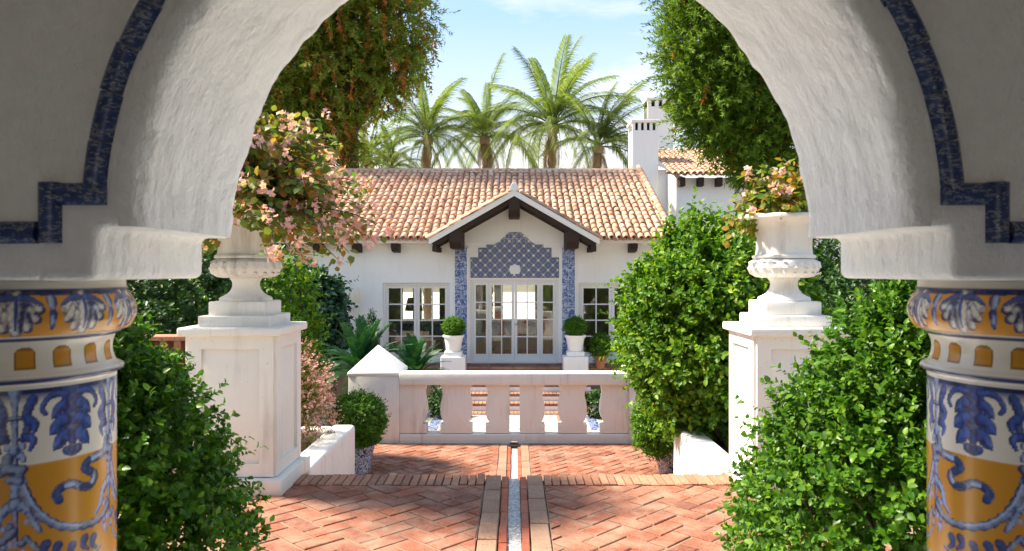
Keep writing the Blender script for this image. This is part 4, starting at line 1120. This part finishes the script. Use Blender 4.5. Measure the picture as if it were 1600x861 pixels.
# ------------------------------------------------------------------ near bushes under the arch
bush('boxwood_bush', 'dark green boxwood bush between the left painted column and left pedestal', 'bush', (-1.87, 3.35, 0), (-1.90, 3.35, .3), (.66, .66, 1.18), M['box'], 5600, 11, .085, (.018, .044), .10, 2.6, 1.5, 0.02, 300, 'boxwood bushes inside the arch', seed=3, width=1.15)
bush('boxwood_bush', 'dark green boxwood bush between the right pedestal and right painted column', 'bush', (1.77, 3.35, 0), (1.80, 3.35, .3), (.78, .74, 1.30), M['box'], 6600, 11, .085, (.018, .044), .10, 2.6, 1.5, 0.02, 300, 'boxwood bushes inside the arch', seed=8, width=1.15)

# ------------------------------------------------------------------ flowering plants in the urns
def flower_mesh():
    V, Fs = [], []; rs = random.Random(5); b = 0
    for k in range(6):
        c = np.array((rs.uniform(-.6, .6), rs.uniform(-.6, .6), rs.uniform(-.45, .45))); ax = nrm(np.array((rs.uniform(-1, 1), rs.uniform(-1, 1), rs.uniform(-.5, 1)))[None])[0]
        s1 = nrm(np.cross(ax, (0.3, .2, 1.0))[None])[0]; s2 = np.cross(ax, s1)
        for j in range(5):
            a = 2*PI*j/5+k; d = s1*math.cos(a)+s2*math.sin(a); w = np.cross(ax, d); L = rs.uniform(.30, .46)
            pts = [c, c+d*L*.55-w*L*.36+ax*.12, c+d*L*.55+w*L*.36+ax*.12, c+d*L+ax*.05]
            V += pts; Fs += [(b, b+2, b+1), (b+1, b+2, b+3)]; b += 4
    return raw_mesh('flower', np.array(V), np.array(Fs), M['petal'])
FLOWER = flower_mesh()
def begonia(base, ns, reach, rise, lab, nfl, leafsize, singles, droop, asym):
    t = thing('begonia', base, lab, 'flowering plant', 'flowering plants in the urns')
    mb = MB(); B = np.array(base); pos, d, h = [], [], []; tips = []
    for i in range(ns):
        a = RNG.uniform(0, 2*PI); el = RNG.uniform(0, 1)
        q = reach*RNG.uniform(.45, 1.0)*(1+asym*math.cos(a)); hgt = rise*(1.0*el+.10)*RNG.uniform(.7, 1.08)
        out = q*(1-.55*el**2); pts = []
        for s_ in np.linspace(0, 1, 9):
            x = out*s_**.85; z = hgt*(2*s_-s_*s_)-droop*(1-el)*s_**2.4
            pts.append(B+np.array((math.cos(a)*x+.03*math.sin(7*s_+i), math.sin(a)*x, z)))
        mb.tube([tuple(p) for p in pts], list(np.linspace(.008, .0025, 9)), 4)
        tips.append((pts, a))
        for s_ in np.linspace(.18, 1.0, 20):
            f = s_*8; j = min(int(f), 7); p = pts[j]+(pts[j+1]-pts[j])*(f-j)
            for _ in range(2):
                rd = RNG.normal(size=3); rd[2] -= .25
                pos.append(p+nrm(rd[None])[0]*RNG.uniform(.01, .07)); d.append(rd+np.array((math.cos(a), math.sin(a), -.2))*.6); h.append(np.array((math.cos(a)*.4, math.sin(a)*.4-.3, .8))+RNG.normal(size=3)*.4)
    mb.build('stems', M['bark'], t)
    pos, d, h = np.array(pos), np.array(d), np.array(h); s_ = RNG.uniform(*leafsize, len(pos))
    front = np.argsort(pos[:, 1]+RNG.uniform(0, .5, len(pos)))[:singles]
    single_leaves('leaf', t, M['begonia'], pos[front], d[front], h[front], s_[front], 1.5)
    m = np.ones(len(pos), bool); m[front] = False
    leaf_obj('foliage', t, M['begonia'], pos[m], d[m], h[m], s_[m], width=1.5)
    for k in range(nfl):
        pts, a = tips[RNG.integers(len(tips))]; j = RNG.choice([5, 6, 7, 8, 8, 8])
        p = pts[j]+RNG.normal(size=3)*.035+np.array((math.cos(a), math.sin(a), .25))*.045
        o = inst('flower', FLOWER, t, tuple(p-B), (RNG.uniform(0, 6), RNG.uniform(0, 6), RNG.uniform(0, 6)), float(RNG.uniform(.048, .08)))
    return t
begonia((-PX, PY, 2.03), 230, 1.04, .84, 'big trailing begonia with pink flowers and bronze leaves in the left urn', 430, (.04, .075), 300, .36, .08)
begonia((PX, PY, 2.03), 62, .50, .46, 'smaller begonia with orange leaves in the right urn', 30, (.04, .07), 220, .12, 0)

# ------------------------------------------------------------------ shrubs of the middle ground
bush('evergreen_shrub', 'large rounded bright green shrub left of the right urn', 'shrub', (2.2, 7.5, -.12), (2.22, 8.0, .98), (.93, .9, 1.14), M['shrub'], 6600, 11, .17, (.035, .08), .17, 2.4, zmin=-.6, seed=5, up=.15, stem=.035, nst=16, inner=.18, shell=.82)
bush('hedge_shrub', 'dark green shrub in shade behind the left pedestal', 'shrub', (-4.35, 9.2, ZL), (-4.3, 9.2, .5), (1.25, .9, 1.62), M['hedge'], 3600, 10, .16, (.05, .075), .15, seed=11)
bush('laurel_shrub', 'green shrub right behind the left urn', 'shrub', (-3.25, 9.9, ZL), (-3.25, 9.9, .45), (.60, .55, 1.42), M['shrub'], 1500, 10, .16, (.05, .08), .2, seed=13)
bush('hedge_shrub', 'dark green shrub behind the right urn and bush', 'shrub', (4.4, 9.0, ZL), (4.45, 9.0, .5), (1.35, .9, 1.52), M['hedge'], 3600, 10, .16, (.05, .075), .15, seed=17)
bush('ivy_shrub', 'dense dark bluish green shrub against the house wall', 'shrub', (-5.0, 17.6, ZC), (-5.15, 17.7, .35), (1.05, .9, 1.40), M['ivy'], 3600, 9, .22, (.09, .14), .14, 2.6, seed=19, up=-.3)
bush('garden_shrub', 'olive green shrub left of the house behind flowers', 'shrub', (-6.6, 16.5, ZC), (-6.9, 16.5, .2), (1.5, 1.0, 2.0), M['shrub'], 2200, 9, .22, (.09, .14), .2, seed=23)
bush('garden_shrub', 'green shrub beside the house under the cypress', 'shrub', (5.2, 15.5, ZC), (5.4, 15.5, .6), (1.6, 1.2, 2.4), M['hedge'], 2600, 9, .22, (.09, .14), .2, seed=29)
# pink heath in the left bed
t = bush('heath_shrub', 'airy pink flowering shrub in the left planter bed', 'shrub', (-2.35, 7.25, -.12), (-2.35, 7.3, .30), (.50, .42, .60), M['heath'], 1500, 9, .11, (.014, .024), .2, 3.0, zmin=-.12, seed=31, nst=26, stem=.008)
P, A = crown(1500, (-2.35, 7.3, .34), (.54, .45, .62), .2, 3.0, .9, seed=31, zmin=.1, inner=0)
pos, d, h, s_ = twigs(P, A, 4, .06, lsize=(.016, .026)); leaf_obj('blossom', t, M['pinkbit'], pos, d, h, s_, width=1.6)
# potted balls on the lower terrace
def blue_pot(s_, lab):
    t = thing('blue_pot', (s_*1.955, 9.35, ZL), lab, 'pot', 'blue and white pots')
    MB().lathe([(.0, 0), (.115, 0), (.12, .02), (.15, .18), (.17, .30), (.185, .33), (.185, .36), (.165, .36), (.155, .31), (.0, .31)], 28).build('body', M['bluepot'], t, local=True, smooth=True)
blue_pot(-1, 'blue and white glazed pot under the round topiary left of the path')
blue_pot(1, 'blue and white glazed pot under the shrub right of the path')
bush('ball_topiary', 'round clipped light green topiary ball in the blue pot left', 'topiary', (-1.955, 9.35, ZL+.31), (-1.99, 9.35, -.24), (.345, .345, .345), M['topiary'], 3000, 9, .05, (.018, .03), .05, 2.2, seed=37, stem=.018)
bush('potted_shrub', 'yellowish green drooping shrub in the blue pot right', 'topiary', (1.955, 9.35, ZL+.31), (1.85, 9.3, -.28), (.34, .34, .38), M['topiary'], 2400, 9, .07, (.022, .036), .12, 2.2, seed=41, stem=.018, up=-.3)
# planters with box balls before the house door
for s_, lab in ((-1, 'left'), (1, 'right')):
    x = hx(709 if s_ < 0 else 898.5, 18.75)
    t = thing('white_planter', (x, 18.75, ZH), 'white pedestal planter %s of the glazed door' % lab, 'planter', 'white planters by the door')
    MB().box(-.31, .31, -.30, .20, -.9, .34).build('base_block', M['house'], t, local=True, bevel=.02)
    MB().box(-.22, .22, -.25, .15, .338, .46).build('base_step', M['house'], t, local=True, bevel=.015)
    MB().lathe([(0, .458), (.17, .458), (.19, .50), (.20, .62), (.24, .80), (.275, .83), (.275, .87), (.22, .87), (.20, .8), (0, .8)], 28, (0, -.05, 0)).build('vase', M['house'], t, local=True, smooth=True)
    bush('box_ball', 'clipped box ball on the planter %s of the glazed door' % lab, 'topiary', (x, 18.7, ZH+.8), (x, 18.7, ZH+1.08), (.265, .265, .22), M['topiary'], 1700, 8, .05, (.022, .034), .03, 2, group='box balls on the white planters', seed=43+s_, stem=.015)
p = px(581, 545, 18.9)
bush('cone_topiary', 'slim dark conical topiary against the white house wall', 'topiary', (p.x, 18.9, ZH), (p.x, 18.9, -.6), (.17, .17, 1.32), M['hedge'], 1000, 8, .06, (.025, .04), .08, 3, 1.6, zmin=ZH+.02, seed=47, stem=.02)
t = thing('terracotta_pot', (hx(938, 18.9), 18.9, ZH), 'terracotta pot beside the right window', 'pot')
MB().lathe([(0, 0), (.10, 0), (.16, .26), (.175, .27), (.175, .32), (.15, .32), (.14, .27), (0, .27)], 24).build('body', M['terracotta'], t, local=True, smooth=True)
bush('potted_shrub', 'leafy green plant in the terracotta pot', 'plant', (hx(938, 18.9), 18.9, ZH+.26), (hx(938, 18.9), 18.9, ZH+.55), (.24, .24, .30), M['shrub'], 420, 8, .08, (.04, .06), .2, seed=53, stem=.01)

# ------------------------------------------------------------------ palms and cycads
def frond_mesh(name, L, droop, nl, ll, mat, arch=.0, vee=.55, wid=.045, tipdroop=.35):
    """rachis in the XZ plane leaving the origin along +X, leaflets on both sides"""
    V, Fs, b = [], [], 0
    pt = lambda s_: np.array((L*s_*(1-.12*droop*s_), 0, arch*L*math.sin(s_*PI*.5)*.5 - droop*L*s_**2.2))
    prev = None
    for s_ in np.linspace(0, 1, 12):
        p = pt(s_); w = .028*(1-.85*s_)*L/3
        V += [p+(0, -w, 0), p+(0, w, 0), p+(0, 0, -w*1.4)]
        if s_ > 0: 
            for i in range(3): Fs += [(b-3+i, b-3+(i+1) % 3, b+(i+1) % 3), (b-3+i, b+(i+1) % 3, b+i)]
        b += 3
    for s_ in np.linspace(.13, 1, nl):
        p = pt(s_); tg = nrm((pt(min(s_+.02, 1.02))-pt(s_-.02))[None])[0]
        l = ll*math.sin(PI*min(1, .22+.70*s_))**.7*random.uniform(.85, 1.1)
        for sd in (-1, 1):
            out = np.array((0, sd, 0))*.9 + tg*(.5+.4*s_) + np.array((0, 0, vee*random.uniform(.5, 1.1)))
            out = nrm(out[None])[0]; w = nrm(np.cross(out, (random.uniform(-.4, .4), 0, 1))[None])[0]*wid*.5
            m = p+out*l*.55; e = p+out*l-np.array((0, 0, tipdroop*l*random.uniform(.6, 1.4)))
            V += [p-w*.5, p+w*.5, m-w, m+w, e]; Fs += [(b, b+1, b+3), (b, b+3, b+2), (b+2, b+3, b+4)]; b += 5
    return raw_mesh(name, np.array(V), np.array(Fs), mat)
PFR = [frond_mesh('frond', 3.7, dr, 62, .62, M['palm'], ar, .28, .040, .7) for dr, ar in ((.10, .25), (.28, .35), (.50, .45), (.75, .5))]
DEADFR = frond_mesh('dead_frond', 3.2, .3, 40, .5, M['deadpalm'], .1, .0, .05, .7)
def palm(x, ytop, Y, nf, sc, lab, lean=0.0, bias=None, nd=6):
    top = px(x, ytop, Y); bx0 = top.x+lean
    t = thing('palm_tree', (bx0, Y, -.96), lab, 'palm tree', 'palm trees behind the house')
    H = top.z+.96; mb = MB(); nn = 26
    for i in range(nn):
        a, b = i/nn, (i+1)/nn
        fx = lambda s_: -lean*s_**1.5
        r = .20*sc*(1-.25*a) + .03*(i % 2)
        if a > .86: r *= 1+ (a-.86)*4
        mb.tube([(fx(a), 0, H*a), (fx((a+b)/2), 0, H*(a+b)/2), (fx(b), 0, H*b+.01)], [r*.92, r*1.06, r*.92], 9)
    mb.build('trunk', M['palmbark'], t, local=True)
    for i in range(nd):
        inst('dead_frond', DEADFR, t, (-lean, 0, H-.15), (random.uniform(-.3, .3), R(random.uniform(48, 78)), random.uniform(0, 6.3)), sc*random.uniform(.4, .62))
    for i in range(nf):
        f = (i+.5)/nf; el = R(74-96*f**.9)+random.uniform(-.12, .12); az = i*2.399+random.uniform(-.3, .3)
        if bias is not None and random.random() < .35: az = bias+random.uniform(-.5, .5)
        me = PFR[min(3, int(f*3.2+random.uniform(0, .9)))]
        o = inst('frond', me, t, (-lean, 0, H), (random.uniform(-.25, .25), -el, az), sc*random.uniform(.66, 1.12)); o.rotation_mode = 'XYZ'
    return t
palm(864, 196, 31, 30, 1.0, 'tallest palm rising over the middle of the roof', -.15)
palm(757, 214, 32, 28, .88, 'palm second from the left, over the roof gable', .2)
palm(668, 214, 31, 28, .90, 'leftmost tall palm beside the big conifer', 0)
palm(935, 228, 30, 24, .86, 'palm left of the white chimneys, leaning right', -.3, 0.25)
#palm(812, 262, 34, 16, .72, 'low palm crown between the two middle palms', .1)
palm(612, 262, 31, 18, .62, 'low palm crown showing just above the left roof ridge', 0)
palm(575, 246, 33, 18, .8, 'palm fronds in the gap under the big conifer', 0)
CFR = [frond_mesh('frond', 1.0, dr, 48, .18, M['cycad'], .3, .3, .022, .05) for dr in (.12, .3, .5)]
def cycad(x, y, Y, nf, sc, lab):
    c = px(x, y, Y)
    t = thing('cycad', (c.x, Y, ZC), lab, 'cycad', 'cycads in the courtyard'); H = c.z-ZC
    MB().tube([(0, 0, 0), (.02, 0, H*.5), (0, 0, H)], [.17, .16, .14], 10).build('trunk', M['bark'], t, local=True)
    for i in range(nf):
        f = (i+.5)/nf; el = R(78-80*f)+random.uniform(-.1, .1)
        inst('frond', CFR[min(2, int(f*2.6+random.random()*.5))], t, (0, 0, H), (random.uniform(-.2, .2), -el, i*2.399), sc*random.uniform(.85, 1.1))
cycad(566, 585, 13.6, 44, 1.05, 'dark green cycad behind the left balustrade post')
cycad(648, 590, 14.6, 40, .85, 'dark green cycad behind the balustrade below the left windows')
bush('courtyard_plant', 'small plant in the courtyard seen through the left opening of the balustrade', 'plant', (-1.65, 17.0, ZC), (-1.65, 17.0, ZC+.3), (.3, .3, .3), M['hedge'], 260, 8, .1, (.05, .08), .2, seed=59, stem=.01)
bush('courtyard_plant', 'small plant in the courtyard seen through the right opening of the balustrade', 'plant', (1.95, 17.0, ZC), (1.95, 17.0, ZC+.3), (.34, .3, .3), M['hedge'], 260, 8, .1, (.05, .08), .2, seed=61, stem=.01)

# ------------------------------------------------------------------ big conifers
def conifer(name, lab, base, blobs, mat, n, per, tl, ls, trunk, cones=0, up=-.5, seed=1, limbs=(), width=1.0, amp=.32):
    t = thing(name, base, lab, 'tree'); PP, AA = [], []
    tot = sum(b[1][0]*b[1][2] for b in blobs)
    for i, (c, r) in enumerate(blobs):
        P, A = crown(int(n*r[0]*r[2]/tot), c, r, amp, 3.4, .68, inner=.22, seed=seed+i*3); PP.append(P); AA.append(A)
    P, A = np.concatenate(PP), np.concatenate(AA)
    pos, d, h, s_ = twigs(P, A, per, tl, .7, up, ls)
    leaf_obj('foliage', t, mat, pos, d, h, s_, SLIM_V, SLIM_F, width=width)
    if cones:
        k = RNG.choice(len(P), cones, replace=False)
        pos, d, h, s_ = twigs(P[k]+A[k]*.12, A[k]*.2+np.array((0, 0, -1.)), 26, tl*1.5, .8, -.6, (ls[0]*.7, ls[1]*.8))
        leaf_obj('dry_cones', t, M['cone'], pos, d, h, s_, width=.8)
    MB().tube([tuple(p) for p, r in trunk], [r for p, r in trunk], 12).build('trunk', M['bark'], t, smooth=True, angle=80)
    for lb in limbs: MB().tube([tuple(p) for p, r in lb], [r for p, r in lb], 8).build('limb', M['bark'], t, smooth=True, angle=80)
    return t
Y = 27.0
q = lambda x, y, Y=27.0: tuple(px(x, y, Y))
def blob(x, y, rx, ry, Y, dep=None): return (q(x, y, Y), (rx/F*Y, (dep or min(rx, ry))/F*Y, ry/F*Y))
conifer('cedar_tree', 'big backlit conifer with orange hanging cones at the upper left', (q(545, 430)[0], 27, -.96),
        [blob(600, 30, 76, 80, 27), blob(520, 20, 90, 100, 27), blob(440, 90, 95, 110, 27), blob(610, 95, 55, 40, 26.6), blob(520, 120, 80, 60, 26.5), blob(430, 190, 85, 55, 26.5), blob(380, 100, 90, 150, 27.5), blob(480, 215, 50, 30, 26.4), blob(505, 240, 34, 22, 26.2), blob(572, 236, 16, 16, 26.6), blob(520, 190, 40, 30, 26.2), blob(560, -80, 110, 90, 27), blob(440, -60, 130, 110, 27.5), blob(595, 150, 28, 30, 26.6)],
        M['conif'], 7600, 22, .60, (.12, .26), [(q(552, 520), .40), (q(548, 300), .36), (q(545, 220), .34), (q(540, 120), .30), (q(545, -20), .25), (q(550, -140), .1)], 700, -.7, 3,
        [[(q(543, 215), .26), (q(570, 170), .20), (q(605, 140), .14), (q(640, 90), .06)], [(q(541, 190), .24), (q(500, 140), .18), (q(450, 90), .1), (q(400, 60), .05)], [(q(541, 120), .2), (q(590, 50), .14), (q(640, 10), .06)]])
conifer('cypress_tree', 'dense green cypress hanging over the roof at the upper right', (q(1215, 430, 13.5)[0], 13.5, ZC),
        [blob(1160, 20, 118, 120, 13.5), blob(1150, 130, 92, 90, 13.5), blob(1195, 205, 85, 80, 13.5), blob(1250, 120, 130, 160, 14), blob(1090, 80, 58, 110, 13.4), blob(1120, 170, 62, 70, 13.4), blob(1180, 262, 40, 28, 13.4), blob(1240, -80, 190, 150, 14), blob(1130, -60, 105, 80, 13.6)],
        M['cypr'], 16000, 22, .26, (.055, .11), [(q(1228, 700, 13.5), .24), (q(1224, 430, 13.5), .20), (q(1220, 250, 13.6), .17), (q(1210, 60, 13.6), .13), (q(1210, -150, 13.6), .05)], 60, .05, 23, amp=.2)
# tall trees left of the path, mostly hidden behind the arch, which keep the path in shade
def tall_tree(x, y, zb, zc0, zc1, r, ry, lab, seed, n=2600):
    c = (x, y, (zc0+zc1)/2)
    t = bush('shade_tree', lab, 'tree', (x, y, zb), c, (r, ry, (zc1-zc0)/2), M['hedge'], n, 9, .4, (.16, .26), .22, 2.4, seed=seed, stem=.12, nst=14, part='crown')
    MB().tube([(x, y, zb), (x+.06, y, zb+(zc0-zb)*.6), (x, y+.05, (zc0+zc1)/2)], [.22, .16, .04], 10).build('trunk', M['bark'], t)
#tall_tree(-6.4, 3.0, 0, 7.95, 11.0, 1.2, 1.3, 'tall high crowned tree outside the arch hidden behind its left side', 67)
#tall_tree(-6.5, 6.7, ZL, 2.6, 7.7, 1.8, 1.6, 'dark tree left of the lower terrace behind the left hedge', 71)
#tall_tree(-6.8, 10.5, ZC, 1.5, 6.4, 1.6, 2.0, 'dark tree left of the courtyard behind the left hedge', 73)
print('OBJECTS', len(bpy.data.objects), 'TRIS', sum(len(o.data.loops)-2*len(o.data.polygons) for o in bpy.data.objects if o.type == 'MESH'))
